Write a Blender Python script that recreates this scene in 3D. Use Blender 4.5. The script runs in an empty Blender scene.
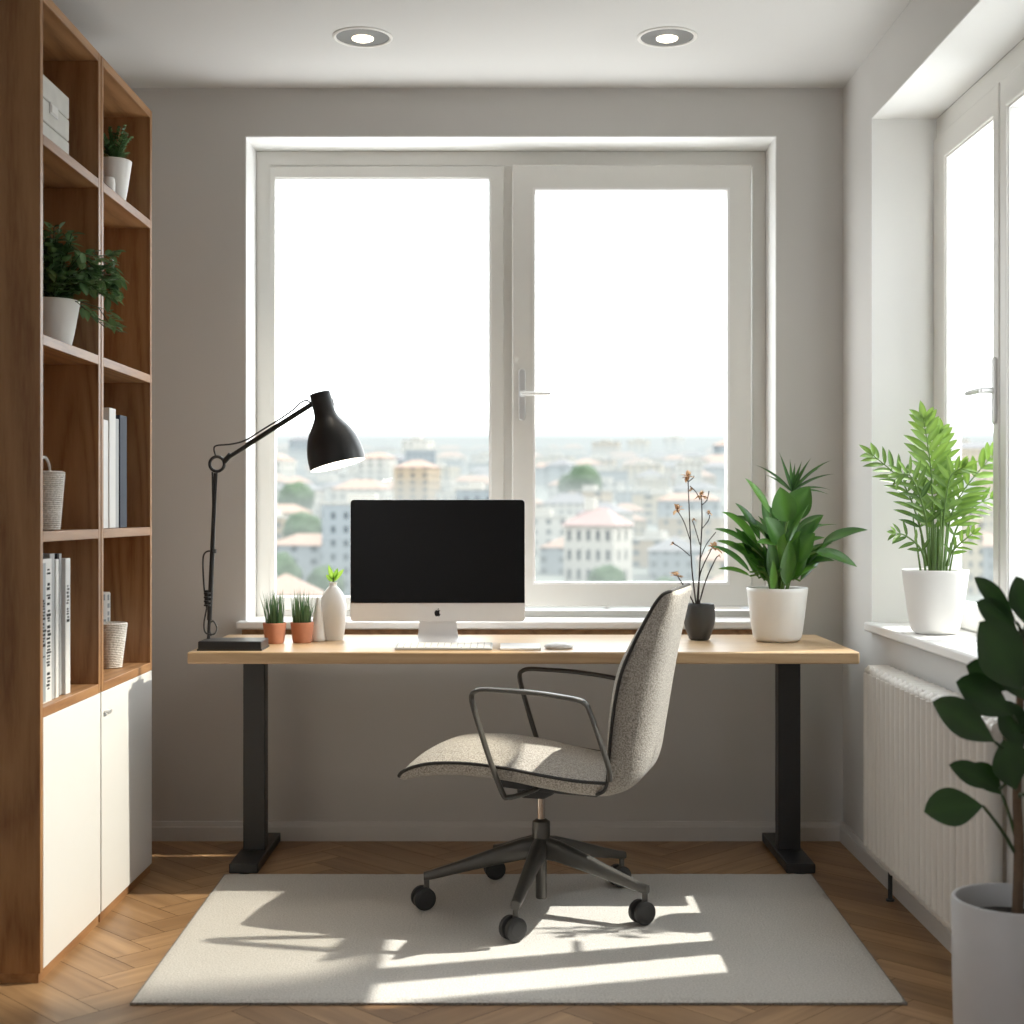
import bpy, math, random
from mathutils import Vector, Matrix, noise

random.seed(7)
S = bpy.context.scene
COL = S.collection
R = math.radians
CAMZ, FPX = 1.2, 1400.0

def at(px, py, Y):
    """world point seen at a photo pixel when it stands at depth Y"""
    return Vector(((px - 512) * Y / FPX, Y, CAMZ + (512 - py) * Y / FPX))

# ------------------------------------------------------------------ mesh builder
class MB:
    def __init__(s):
        s.v, s.f, s.m, s.t, s.uv = [], [], [], [], []
    def add(s, verts, faces, tint=0.5, mi=0, M=None):
        b = len(s.v)
        for p in verts:
            p = Vector(p)
            if M is not None: p = M @ p
            s.v.append(p); s.t.append(tint)
        for f in faces:
            s.f.append([b + i for i in f]); s.m.append(mi)
        return s
    def box(s, x0, y0, z0, x1, y1, z1, tint=0.5, mi=0, M=None):
        v = [(x0,y0,z0),(x1,y0,z0),(x1,y1,z0),(x0,y1,z0),(x0,y0,z1),(x1,y0,z1),(x1,y1,z1),(x0,y1,z1)]
        f = [(0,3,2,1),(4,5,6,7),(0,1,5,4),(1,2,6,5),(2,3,7,6),(3,0,4,7)]
        return s.add(v, f, tint, mi, M)
    def tube(s, pts, r, n=10, tint=0.5, mi=0, flat=None, up=None):
        pts = [Vector(p) for p in pts]
        k = len(pts)
        rs = r if isinstance(r, (list, tuple)) else [r] * k
        tang = []
        for i in range(k):
            a = pts[max(0, i-1)]; b = pts[min(k-1, i+1)]
            d = (b - a)
            tang.append(d.normalized() if d.length > 1e-9 else Vector((0,0,1)))
        ref = Vector(up) if up is not None else (Vector((0,0,1)) if abs(tang[0].z) < .9 else Vector((1,0,0)))
        nrm = (ref - tang[0] * ref.dot(tang[0])).normalized()
        verts = []
        for i in range(k):
            if up is not None:
                q = Vector(up) - tang[i] * Vector(up).dot(tang[i])
                if q.length > 1e-6: nrm = q.normalized()
            else:
                nrm = (nrm - tang[i] * nrm.dot(tang[i])).normalized()
            bi = tang[i].cross(nrm)
            fl = flat if flat is not None else 1.0
            for j in range(n):
                a = 2 * math.pi * j / n
                verts.append(pts[i] + (nrm * math.cos(a) + bi * math.sin(a) * fl) * rs[i])
        faces = []
        for i in range(k-1):
            for j in range(n):
                faces.append((i*n+j, i*n+(j+1) % n, (i+1)*n+(j+1) % n, (i+1)*n+j))
        faces.append(tuple(range(n-1, -1, -1)))
        faces.append(tuple((k-1)*n + j for j in range(n)))
        return s.add(verts, faces, tint, mi)
    def lathe(s, prof, n=40, M=None, tint=0.5, mi=0, close=False):
        verts, faces = [], []
        k = len(prof)
        for r, z in prof:
            for j in range(n):
                a = 2 * math.pi * j / n
                verts.append((max(r, 1e-5) * math.cos(a), max(r, 1e-5) * math.sin(a), z))
        for i in range(k-1 + (1 if close else 0)):
            i2 = (i+1) % k
            for j in range(n):
                faces.append((i*n+j, i*n+(j+1) % n, i2*n+(j+1) % n, i2*n+j))
        return s.add(verts, faces, tint, mi, M)
    def cyl(s, p0, p1, r0, r1=None, n=24, tint=0.5, mi=0):
        p0, p1 = Vector(p0), Vector(p1)
        return s.tube([p0, p1], [r0, r0 if r1 is None else r1], n, tint, mi)
    def prism(s, poly, z0, z1, M=None, tint=0.5, mi=0):
        n = len(poly)
        v = [(x, y, z0) for x, y in poly] + [(x, y, z1) for x, y in poly]
        f = [tuple(range(n-1, -1, -1)), tuple(range(n, 2*n))]
        f += [(i, (i+1) % n, n+(i+1) % n, n+i) for i in range(n)]
        return s.add(v, f, tint, mi, M)
    def grid(s, rows, tint=0.5, mi=0, closed=False, capends=False, ctint=None):
        """rows: list of equal-length lists of points"""
        n = len(rows[0]); verts = [p for r_ in rows for p in r_]
        faces = []
        for i in range(len(rows)-1):
            for j in range(n if closed else n-1):
                faces.append((i*n+j, i*n+(j+1) % n, (i+1)*n+(j+1) % n, (i+1)*n+j))
        if capends:
            faces.append(tuple(range(n-1, -1, -1)))
            faces.append(tuple((len(rows)-1)*n + j for j in range(n)))
        s.add(verts, faces, tint, mi)
        if ctint:
            b0 = len(s.t) - len(verts)
            for i in range(len(verts)): s.t[b0 + i] = tint + ctint[i % n]
        return s
    def leaf(s, p0, d, L, W, droop=0.3, fold=0.25, n=8, prof='ovate', tint=0.5, up=(0,0,1), roll=0.0, wav=0.0):
        p0 = Vector(p0); d = Vector(d).normalized(); up = Vector(up)
        rows = []
        for i in range(n+1):
            t = i / n
            c = p0 + d * (L * t) + Vector((0, 0, -droop * L * t * t))
            tg = (d + Vector((0, 0, -2 * droop * t))).normalized()
            sd = tg.cross(up)
            if sd.length < 1e-4: sd = tg.cross(Vector((1, 0, 0)))
            sd.normalize()
            nm = sd.cross(tg).normalized()
            if roll:
                q = Matrix.Rotation(roll, 3, tg); sd = q @ sd; nm = q @ nm
            if prof == 'ovate': w = math.sin(math.pi * min(1, t) ** .8) ** .8 if 0 < t < 1 else 0
            elif prof == 'obovate': w = math.sin(math.pi * t ** 1.25) ** .75 if 0 < t < 1 else 0
            elif prof == 'lance': w = (math.sin(math.pi * t ** .6) ** 1.1 if 0 < t < 1 else 0)
            elif prof == 'strap': w = min(1, t * 5 + .35) * (1 - t ** 2.5)
            else: w = (1 - t) ** .7
            w = max(w, .015) * W / 2
            wv = wav * W * math.sin(t * 9)
            rows.append([c - sd * w + nm * (fold * w + wv), c - sd * w * .5 + nm * fold * w * .35, c, c + sd * w * .5 + nm * fold * w * .35, c + sd * w + nm * (fold * w - wv)])
        return s.grid(rows, tint, ctint=(-.08, -.02, .22, -.02, -.08))

def wmat(o):
    m = o.matrix_basis.copy()
    while o.parent is not None:
        o = o.parent
        m = o.matrix_basis @ m
    return m

def obj(name, mb, mats, parent=None, smooth=35, bevel=0, seg=2, origin=None, label=None):
    """link a mesh built in world coordinates, as a child of parent when given"""
    me = bpy.data.meshes.new(name)
    me.from_pydata([tuple(p) for p in mb.v], [], mb.f)
    if not isinstance(mats, (list, tuple)): mats = [mats]
    for m in mats: me.materials.append(m)
    if len(mats) > 1:
        me.polygons.foreach_set('material_index', mb.m)
    at_ = me.attributes.new('tint', 'FLOAT', 'POINT')
    at_.data.foreach_set('value', mb.t)
    o = bpy.data.objects.new(name, me)
    COL.objects.link(o)
    if parent is not None:
        o.parent = parent
        me.transform(wmat(parent).inverted())
    elif origin is not None:
        me.transform(Matrix.Translation(-Vector(origin))); o.location = origin
    if smooth:
        me.shade_smooth(); me.set_sharp_from_angle(angle=R(smooth))
    if bevel:
        b = o.modifiers.new('bevel', 'BEVEL'); b.width = bevel; b.segments = seg
        b.limit_method = 'ANGLE'; b.angle_limit = R(40); b.harden_normals = False
    if label: o['label'] = label
    return o

def tag(o, label, cat, group=None, kind=None):
    if label: o['label'] = label
    if cat: o['category'] = cat
    if group: o['group'] = group
    if kind: o['kind'] = kind
    return o

def thing(name, label, cat, loc, rotz=0, group=None):
    o = bpy.data.objects.new(name, None)
    o.empty_display_size = .1
    COL.objects.link(o)
    o.location = loc; o.rotation_euler = (0, 0, rotz)
    return tag(o, label, cat, group)

def struct(name, mb, mats, **k):
    o = obj(name, mb, mats, **k); o['kind'] = 'structure'; return o

def struct_root(name, loc):
    o = bpy.data.objects.new(name, None); COL.objects.link(o); o.location = loc; o['kind'] = 'structure'; return o

def dup(root, loc=None, rotz=None, label=None, group=None):
    def cp(o, par):
        c = o.copy(); COL.objects.link(c)
        if par is not None: c.parent = par
        for ch in list(o.children): cp(ch, c)
        return c
    r = cp(root, None)
    if loc is not None: r.location = loc
    if rotz is not None: r.rotation_euler = (0, 0, rotz)
    if label: r['label'] = label
    if group: r['group'] = group
    return r

def catmull(pts, k=6):
    P = [Vector(p) for p in pts]; out = []
    for i in range(len(P)-1):
        p0 = P[max(i-1, 0)]; p1 = P[i]; p2 = P[i+1]; p3 = P[min(i+2, len(P)-1)]
        for j in range(k):
            t = j / k
            out.append(.5 * ((2*p1) + (p2-p0)*t + (2*p0-5*p1+4*p2-p3)*t*t + (3*p1-p0-3*p2+p3)*t**3))
    out.append(P[-1])
    return out

# ------------------------------------------------------------------ materials
def _new(name):
    m = bpy.data.materials.new(name); m.use_nodes = True
    nt = m.node_tree
    return m, nt, nt.nodes['Principled BSDF']

def plain(name, c, rough=.5, metal=0., var=.04, scale=30., bump=0., bscale=200., spec=.5, coat=0.):
    m, nt, b = _new(name)
    N = nt.nodes.new; L = nt.links.new
    tc = N('ShaderNodeTexCoord')
    nz = N('ShaderNodeTexNoise'); nz.inputs['Scale'].default_value = scale; nz.inputs['Detail'].default_value = 4
    L(tc.outputs['Object'], nz.inputs['Vector'])
    mx = N('ShaderNodeMix'); mx.data_type = 'RGBA'
    mx.inputs['A'].default_value = (*[max(0, x * (1 - var)) for x in c], 1)
    mx.inputs['B'].default_value = (*[min(1, x * (1 + var)) for x in c], 1)
    L(nz.outputs['Fac'], mx.inputs['Factor']); L(mx.outputs['Result'], b.inputs['Base Color'])
    b.inputs['Roughness'].default_value = rough; b.inputs['Metallic'].default_value = metal
    b.inputs['Specular IOR Level'].default_value = spec
    b.inputs['Coat Weight'].default_value = coat
    if bump:
        n2 = N('ShaderNodeTexNoise'); n2.inputs['Scale'].default_value = bscale; n2.inputs['Detail'].default_value = 3
        L(tc.outputs['Object'], n2.inputs['Vector'])
        bp = N('ShaderNodeBump'); bp.inputs['Strength'].default_value = bump; bp.inputs['Distance'].default_value = .002
        L(n2.outputs['Fac'], bp.inputs['Height']); L(bp.outputs['Normal'], b.inputs['Normal'])
    return m

def wood(name, c_dark, c_mid, c_light, axis='Z', rough=.45, freq=1.0, ring=.36):
    m, nt, b = _new(name)
    N = nt.nodes.new; L = nt.links.new
    tc = N('ShaderNodeTexCoord')
    mp = N('ShaderNodeMapping')
    sc = {'X': (.7, 7, 7), 'Y': (7, .7, 7), 'Z': (7, 7, .7)}[axis]
    mp.inputs['Scale'].default_value = tuple(x * freq for x in sc)
    L(tc.outputs['Object'], mp.inputs['Vector'])
    n1 = N('ShaderNodeTexNoise'); n1.inputs['Scale'].default_value = .55; n1.inputs['Detail'].default_value = 1.0; n1.inputs['Distortion'].default_value = .15
    L(mp.outputs['Vector'], n1.inputs['Vector'])
    mul = N('ShaderNodeMath'); mul.operation = 'MULTIPLY'; mul.inputs[1].default_value = 34
    L(n1.outputs['Fac'], mul.inputs[0])
    fr = N('ShaderNodeMath'); fr.operation = 'PINGPONG'; fr.inputs[1].default_value = 1.0
    L(mul.outputs[0], fr.inputs[0])
    n2 = N('ShaderNodeTexNoise'); n2.inputs['Scale'].default_value = 14; n2.inputs['Detail'].default_value = 6; n2.inputs['Roughness'].default_value = .65
    L(mp.outputs['Vector'], n2.inputs['Vector'])
    mf = N('ShaderNodeMix'); mf.data_type = 'FLOAT'; mf.inputs['Factor'].default_value = ring
    L(n2.outputs['Fac'], mf.inputs['A']); L(fr.outputs[0], mf.inputs['B'])
    cr = N('ShaderNodeValToRGB')
    e = cr.color_ramp.elements
    e[0].position = .22; e[0].color = (*c_dark, 1); e[1].position = .85; e[1].color = (*c_light, 1)
    k = e.new(.5); k.color = (*c_mid, 1)
    L(mf.outputs['Result'], cr.inputs['Fac'])
    L(cr.outputs['Color'], b.inputs['Base Color'])
    b.inputs['Roughness'].default_value = rough
    bp = N('ShaderNodeBump'); bp.inputs['Strength'].default_value = .12; bp.inputs['Distance'].default_value = .001
    L(n2.outputs['Fac'], bp.inputs['Height']); L(bp.outputs['Normal'], b.inputs['Normal'])
    return m

def leafmat(name, dark, light, transl=.35, rough=.4):
    m, nt, b = _new(name)
    N = nt.nodes.new; L = nt.links.new
    a = N('ShaderNodeAttribute'); a.attribute_name = 'tint'
    tc = N('ShaderNodeTexCoord')
    nz = N('ShaderNodeTexNoise'); nz.inputs['Scale'].default_value = 25; nz.inputs['Detail'].default_value = 3
    L(tc.outputs['Object'], nz.inputs['Vector'])
    ad = N('ShaderNodeMath'); ad.operation = 'MULTIPLY_ADD'; ad.inputs[1].default_value = .35; 
    L(nz.outputs['Fac'], ad.inputs[0])
    sb = N('ShaderNodeMath'); sb.operation = 'SUBTRACT'; sb.inputs[1].default_value = .17
    L(a.outputs['Fac'], sb.inputs[0]); L(sb.outputs[0], ad.inputs[2])
    mx = N('ShaderNodeMix'); mx.data_type = 'RGBA'; mx.clamp_factor = True
    mx.inputs['A'].default_value = (*dark, 1); mx.inputs['B'].default_value = (*light, 1)
    L(ad.outputs[0], mx.inputs['Factor']); L(mx.outputs['Result'], b.inputs['Base Color'])
    b.inputs['Roughness'].default_value = rough
    tr = N('ShaderNodeBsdfTranslucent'); 
    hs = N('ShaderNodeHueSaturation'); hs.inputs['Value'].default_value = 1.7; hs.inputs['Hue'].default_value = .485
    L(mx.outputs['Result'], hs.inputs['Color']); L(hs.outputs['Color'], tr.inputs['Color'])
    ms = N('ShaderNodeMixShader'); ms.inputs[0].default_value = transl
    L(b.outputs[0], ms.inputs[1]); L(tr.outputs[0], ms.inputs[2])
    L(ms.outputs[0], nt.nodes['Material Output'].inputs['Surface'])
    return m

def fabric(name, c1, c2, scale=260, rough=.95, bump=.5, big=0.06):
    m, nt, b = _new(name)
    N = nt.nodes.new; L = nt.links.new
    tc = N('ShaderNodeTexCoord')
    nz = N('ShaderNodeTexNoise'); nz.inputs['Scale'].default_value = scale; nz.inputs['Detail'].default_value = 2
    L(tc.outputs['Object'], nz.inputs['Vector'])
    cr = N('ShaderNodeValToRGB'); cr.color_ramp.elements[0].position = .32; cr.color_ramp.elements[1].position = .68
    cr.color_ramp.elements[0].color = (*c1, 1); cr.color_ramp.elements[1].color = (*c2, 1)
    L(nz.outputs['Fac'], cr.inputs['Fac']); L(cr.outputs['Color'], b.inputs['Base Color'])
    bp = N('ShaderNodeBump'); bp.inputs['Strength'].default_value = bump; bp.inputs['Distance'].default_value = .003
    L(nz.outputs['Fac'], bp.inputs['Height']); L(bp.outputs['Normal'], b.inputs['Normal'])
    b.inputs['Roughness'].default_value = rough; b.inputs['Specular IOR Level'].default_value = .2
    b.inputs['Sheen Weight'].default_value = .15
    return m

def emit(name, c, s):
    m, nt, b = _new(name)
    b.inputs['Base Color'].default_value = (*c, 1)
    b.inputs['Emission Color'].default_value = (*c, 1); b.inputs['Emission Strength'].default_value = s
    return m

M = {}
M['wall'] = plain('wall_paint', (.555, .54, .52), .9, var=.02, scale=3, bump=.08, bscale=350)
M['ceil'] = plain('ceiling_paint', (.57, .56, .545), .92, var=.015, scale=2)
M['reveal'] = plain('white_plaster', (.80, .80, .79), .85, var=.01, scale=3)
M['trim'] = plain('trim_paint', (.60, .58, .56), .55, var=.02)
M['frame'] = plain('window_frame_paint', (.70, .685, .65), .4, var=.01)
M['sill'] = plain('sill_white', (.80, .79, .78), .35, var=.01)
WD = ((.20, .088, .034), (.335, .165, .068), (.41, .22, .098))
M['oak_z'] = wood('oak_upright', *WD, axis='Z')
M['oak_y'] = wood('oak_shelf', *WD, axis='Y')
M['oak_edge'] = wood('oak_edge', (.46, .30, .16), (.56, .37, .20), (.64, .44, .26), axis='Z')
M['desk'] = wood('desk_maple', (.43, .28, .15), (.51, .345, .195), (.57, .40, .24), axis='X', rough=.35, ring=.35)
M['black'] = plain('black_metal', (.022, .022, .023), .42, var=.1)
M['lampblack'] = plain('lamp_black', (.009, .009, .010), .36, var=.1)
M['graphite'] = plain('graphite_metal', (.105, .10, .092), .36, metal=.6, var=.08)
M['chrome'] = plain('chrome', (.75, .72, .68), .12, metal=1, var=.02)
M['plastic'] = plain('black_plastic', (.02, .02, .021), .5, var=.1)
M['rug'] = fabric('rug_wool', (.47, .45, .42), (.64, .615, .58), 190, bump=.9)
M['rugedge'] = fabric('rug_binding', (.15, .135, .12), (.33, .30, .27), 240)
M['tweed'] = fabric('oatmeal_tweed', (.20, .18, .155), (.56, .52, .465), 240, bump=.7)
M['piping'] = plain('dark_piping', (.02, .018, .017), .7)
M['white'] = plain('white_ceramic', (.80, .79, .77), .4, var=.01)
M['whitegloss'] = plain('white_lacquer', (.80, .80, .79), .4, var=.01)
M['greypot'] = plain('grey_ceramic', (.52, .52, .53), .5, var=.03)
M['darkpot'] = plain('charcoal_ceramic', (.035, .036, .038), .5, var=.1)
M['terra'] = plain('terracotta', (.50, .20, .115), .75, var=.15, scale=40)
M['soil'] = plain('soil', (.02, .015, .011), .95, var=.5, scale=90, bump=1, bscale=150)
M['alu'] = plain('silver_aluminium', (.90, .90, .91), .4, metal=.1, var=.02)
M['screen'] = plain('black_glass', (.003, .003, .0035), .16, var=.02, spec=.25)
M['key'] = plain('white_key', (.82, .82, .82), .5, var=.01)
M['keybase'] = plain('keyboard_tray', (.42, .43, .44), .45, metal=.3, var=.02)
M['metal'] = plain('nickel', (.70, .70, .70), .28, metal=.6, var=.02)
M['rad'] = plain('radiator_enamel', (.66, .625, .58), .35, var=.02)
M['woven'] = fabric('woven_paper', (.60, .57, .53), (.84, .81, .77), 150, bump=.8)
M['crate'] = plain('whitewashed_board', (.62, .61, .58), .8, var=.2, scale=14)
M['navy'] = plain('navy_cloth', (.012, .02, .045), .7)
M['paper'] = plain('white_book_cover', (.74, .735, .72), .6, var=.03)
M['grey'] = plain('grey_book_cover', (.40, .41, .42), .6, var=.03)
M['bluegrey'] = plain('blue_grey_book_cover', (.30, .335, .36), .6, var=.03)
M['pages'] = plain('page_block', (.70, .66, .58), .8, var=.1, scale=200)
M['ink'] = plain('dark_ink', (.02, .02, .022), .7, spec=.15)
M['lampin'] = emit('white_enamel_glow', (.95, .93, .90), .55)  # white shade lining, its brightness put into the material as emission
M['bulb'] = emit('warm_lamp', (1, .90, .74), 2.2)
M['dlring'] = plain('downlight_ring', (.72, .70, .67), .4)
M['dlin'] = plain('downlight_reflector', (.13, .125, .12), .5, metal=.0)
M['bark'] = plain('bark', (.12, .075, .045), .9, var=.3, scale=60, bump=.8)
M['twig'] = plain('twig', (.035, .022, .018), .7, var=.3)
M['dry'] = leafmat('dried_petal', (.36, .22, .11), (.66, .47, .27), .25, .8)
M['lf_zz'] = leafmat('fresh_leaf', (.026, .085, .012), (.165, .30, .045), .24)
M['lf_desk'] = leafmat('broad_leaf', (.012, .055, .012), (.085, .24, .03), .22, .32)
M['lf_bush'] = leafmat('small_dark_leaf', (.028, .080, .030), (.15, .27, .11), .25, .38)
M['lf_fig'] = leafmat('deep_leaf', (.010, .034, .008), (.035, .095, .020), .10, .36)
M['lf_grass'] = leafmat('grass_blade', (.025, .07, .03), (.10, .20, .08), .25, .5)
M['lf_sprig'] = leafmat('sprig_leaf', (.10, .26, .02), (.26, .45, .06), .4, .4)
M['stem'] = plain('green_stem', (.10, .19, .035), .5, var=.2)
M['stemdk'] = plain('dark_green_stem', (.03, .06, .015), .5, var=.2)

def glassmat():
    m = bpy.data.materials.new('window_glass'); m.use_nodes = True
    nt = m.node_tree; nt.nodes.clear()
    N = nt.nodes.new; L = nt.links.new
    o = N('ShaderNodeOutputMaterial'); mx = N('ShaderNodeMixShader')
    t = N('ShaderNodeBsdfTransparent'); t.inputs[0].default_value = (.97, .985, .98, 1)
    g = N('ShaderNodeBsdfGlossy'); g.inputs['Roughness'].default_value = .02
    mx.inputs[0].default_value = .012
    L(t.outputs[0], mx.inputs[1]); L(g.outputs[0], mx.inputs[2]); L(mx.outputs[0], o.inputs['Surface'])
    return m
M['glass'] = glassmat()

def parquetmat():
    m, nt, b = _new('oak_parquet')
    N = nt.nodes.new; L = nt.links.new
    uv = N('ShaderNodeUVMap'); uv.uv_map = 'plank'
    a = N('ShaderNodeAttribute'); a.attribute_name = 'tint'
    mp = N('ShaderNodeMapping'); mp.inputs['Scale'].default_value = (2.0, 26, 1)
    L(uv.outputs['UV'], mp.inputs['Vector'])
    n1 = N('ShaderNodeTexNoise'); n1.inputs['Scale'].default_value = 1.0; n1.inputs['Detail'].default_value = 5; n1.inputs['Distortion'].default_value = .6
    L(mp.outputs['Vector'], n1.inputs['Vector'])
    cr = N('ShaderNodeValToRGB'); e = cr.color_ramp.elements
    e[0].position = .25; e[0].color = (.27, .145, .064, 1); e[1].position = .75; e[1].color = (.49, .295, .145, 1)
    L(n1.outputs['Fac'], cr.inputs['Fac'])
    br = N('ShaderNodeMix'); br.data_type = 'RGBA'; br.blend_type = 'MULTIPLY'; br.inputs['Factor'].default_value = 1
    c2 = N('ShaderNodeValToRGB'); c2.color_ramp.elements[0].color = (.62, .58, .54, 1); c2.color_ramp.elements[1].color = (1.0, 1.0, 1.0, 1)
    L(a.outputs['Fac'], c2.inputs['Fac'])
    L(cr.outputs['Color'], br.inputs['A']); L(c2.outputs['Color'], br.inputs['B'])
    L(br.outputs['Result'], b.inputs['Base Color'])
    b.inputs['Roughness'].default_value = .38
    bp = N('ShaderNodeBump'); bp.inputs['Strength'].default_value = .1; bp.inputs['Distance'].default_value = .001
    L(n1.outputs['Fac'], bp.inputs['Height']); L(bp.outputs['Normal'], b.inputs['Normal'])
    return m
M['parquet'] = parquetmat()
M['joint'] = plain('floor_joint', (.07, .035, .016), .8)

# ------------------------------------------------------------------ the room
XL, XR, YB, YF, ZC = -1.56, 1.21, 5.119, -0.6, 2.75
T = .29
# floor : herringbone oak blocks
def build_floor():
    import bmesh
    W, LN = .112, .56
    n = 5
    mb = MB(); uvs = []
    ca = math.cos(R(45))
    def put(x0, y0, x1, y1, horiz):
        g = .0009
        x0 += g; y0 += g; x1 -= g; y1 -= g
        P = [(x0, y0), (x1, y0), (x1, y1), (x0, y1)]
        Q = [((x - y) * ca - .2, (x + y) * ca + 2.1) for x, y in P]
        cx = sum(q[0] for q in Q) / 4; cy = sum(q[1] for q in Q) / 4
        if not (XL - .3 < cx < XR + .3 and YF - .3 < cy < YB + .3): return
        tint = random.random()
        mb.add([(q[0], q[1], 0) for q in Q], [(0, 1, 2, 3)], tint)
        ou, ov = random.random() * 30, random.random() * 30
        uu = [(0, 0), (LN, 0), (LN, W), (0, W)] if horiz else [(0, 0), (0, W), (LN, W), (LN, 0)]
        uvs.extend([(u + ou, v + ov) for u, v in uu])
    for r in range(-60, 60):
        for k in range(-8, 8):
            x = r * W + k * 2 * LN; y = r * W
            put(x, y, x + LN, y + W, True)
            put(x + LN, y - LN + W, x + LN + W, y + W, False)
    me = bpy.data.meshes.new('floor')
    me.from_pydata([tuple(p) for p in mb.v], [], mb.f)
    ul = me.uv_layers.new(name='plank')
    for i, u in enumerate(uvs): ul.data[i].uv = u
    a = me.attributes.new('tint', 'FLOAT', 'POINT'); a.data.foreach_set('value', mb.t)
    bm = bmesh.new(); bm.from_mesh(me)
    for co, no in (((XL - .02, 0, 0), (-1, 0, 0)), ((XR + .02, 0, 0), (1, 0, 0)), ((0, YB + .02, 0), (0, 1, 0)), ((0, YF - .02, 0), (0, -1, 0))):
        bmesh.ops.bisect_plane(bm, geom=bm.verts[:] + bm.edges[:] + bm.faces[:], plane_co=co, plane_no=no, clear_outer=True)
    bm.to_mesh(me); bm.free()
    me.materials.append(M['parquet'])
    o = bpy.data.objects.new('floor', me); COL.objects.link(o); o['kind'] = 'structure'
    me2 = MB().box(XL - T, YF - T, -.12, XR + T, YB + T, -.001)
    s = obj('floor_slab', me2, M['joint'], o); s['kind'] = 'structure'
build_floor()

struct('ceiling', MB().box(XL - T, YF - T, ZC, XR + T, YB + T, ZC + .15), M['ceil'])
wl = MB()      # left wall, with an unseen bare opening added near the camera for fill daylight
LY0, LY1, LZ0, LZ1 = -.3, .85, .7, 2.3
wl.box(XL - T, YF - T, 0, XL, LY0, ZC); wl.box(XL - T, LY1, 0, XL, YB + T, ZC); wl.box(XL - T, LY0, 0, XL, LY1, LZ0); wl.box(XL - T, LY0, LZ1, XL, LY1, ZC)
struct('wall_left', wl, M['wall'], smooth=0)
struct('wall_front', MB().box(XL, YF - T, 0, XR, YF, ZC), M['wall'])
# back wall with window opening
BX0, BX1, BZ0, BZ1 = -.976, .967, .775, 2.575
wb = MB()
wb.box(XL, YB, 0, BX0, YB + T, ZC); wb.box(BX1, YB, 0, XR + T, YB + T, ZC)
wb.box(BX0, YB, 0, BX1, YB + T, BZ0); wb.box(BX0, YB, BZ1, BX1, YB + T, ZC)
struct('wall_back', wb, M['wall'], smooth=0)
# right wall with window opening
RY0, RY1, RZ0, RZ1 = 3.25, 4.706, .80, 2.524
wr = MB()
wr.box(XR, YF - T, 0, XR + T, RY0, ZC); wr.box(XR, RY1, 0, XR + T, YB, ZC)
wr.box(XR, RY0, 0, XR + T, RY1, RZ0); wr.box(XR, RY0, RZ1, XR + T, RY1, ZC)
struct('wall_right', wr, M['wall'], smooth=0)
# white plastered reveals (thin linings of the two openings)
rb = MB()
e = .004
rb.box(BX0, YB - .001, BZ0, BX0 + e, YB + .2, BZ1); rb.box(BX1 - e, YB - .001, BZ0, BX1, YB + .2, BZ1)
rb.box(BX0, YB - .001, BZ1 - e, BX1, YB + .2, BZ1)
struct('trim_1', rb, M['reveal'], smooth=0)
rr = MB()
rr.box(XR - .001, RY1 - e, RZ0, XR + .215, RY1, RZ1); rr.box(XR - .001, RY0, RZ0, XR + .215, RY0 + e, RZ1)
rr.box(XR - .001, RY0, RZ1 - e, XR + .215, RY1, RZ1)
struct('trim_2', rr, M['reveal'], smooth=0)
# skirting boards
def skirting(name, segs):
    b = MB()
    for (x0, y0, x1, y1, dx, dy) in segs:
        prof = [(0, 0), (.016, 0), (.016, .050), (.013, .054), (.013, .058), (.010, .070), (0, .070)]
        for i in range(len(prof)):
            pass
        rows = []
        for (x, y) in ((x0, y0), (x1, y1)):
            rows.append([Vector((x + dx * a, y + dy * a, z)) for a, z in prof])
        b.grid(rows, closed=True, capends=True)
    return struct(name, b, M['trim'], smooth=20)
skirting('baseboard_back', [(XL, YB, XR, YB, 0, -1)])
skirting('baseboard_right', [(XR, YF, XR, YB - .016, -1, 0)])

# ------------------------------------------------------------------ windows
def rect_frame(b, x0, z0, x1, z1, w, y0, y1, swap=False):
    """four bars in an XZ (or YZ when swap) plane, from y0 to y1 in depth"""
    l, r_, bo, to = w
    out = [(x0, z0), (x1, z0), (x1, z1), (x0, z1)]
    inn = [(x0 + l, z0 + bo), (x1 - r_, z0 + bo), (x1 - r_, z1 - to), (x0 + l, z1 - to)]
    V = []
    for ring, y in ((out, y0), (inn, y0), (inn, y1), (out, y1)):
        V += [(y, a, c) if swap else (a, y, c) for a, c in ring]
    F = []
    for k in range(4):
        for i in range(4):
            F.append((k*4+i, k*4+(i+1) % 4, ((k+1) % 4)*4+(i+1) % 4, ((k+1) % 4)*4+i))
    b.add(V, F if swap else [f[::-1] for f in F])

w1 = struct_root('window_1', (0, YB + .2, BZ0))
YW = YB + .2            # outer frame face
fr = MB()
rect_frame(fr, BX0 + e, BZ0, BX1 - e, BZ1 - e, (.055, .05, .05, .055), YW, YW + .075)
fr.box(-.062, YW, BZ0 + .05, .012, YW + .075, BZ1 - e - .055)
obj('window_frame', fr, M['frame'], w1, bevel=.003)
# fixed light on the left
fx = MB()
rect_frame(fx, BX0 + .059, BZ0 + .052, -.030, BZ1 - .065, (.018, .05, .05, .042), YW - .012, YW + .03)
obj('fixed_sash', fx, M['frame'], w1, bevel=.003)
bd = MB(); rect_frame(bd, -.908, .872, -.080, 2.472, (.008, .008, .008, .008), YW - .004, YW + .03)
obj('glazing_bead', bd, M['sill'], w1)
obj('glass_pane', MB().box(-.905, YW + .02, .875, -.080, YW + .026, 2.472), M['glass'], w1)
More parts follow.
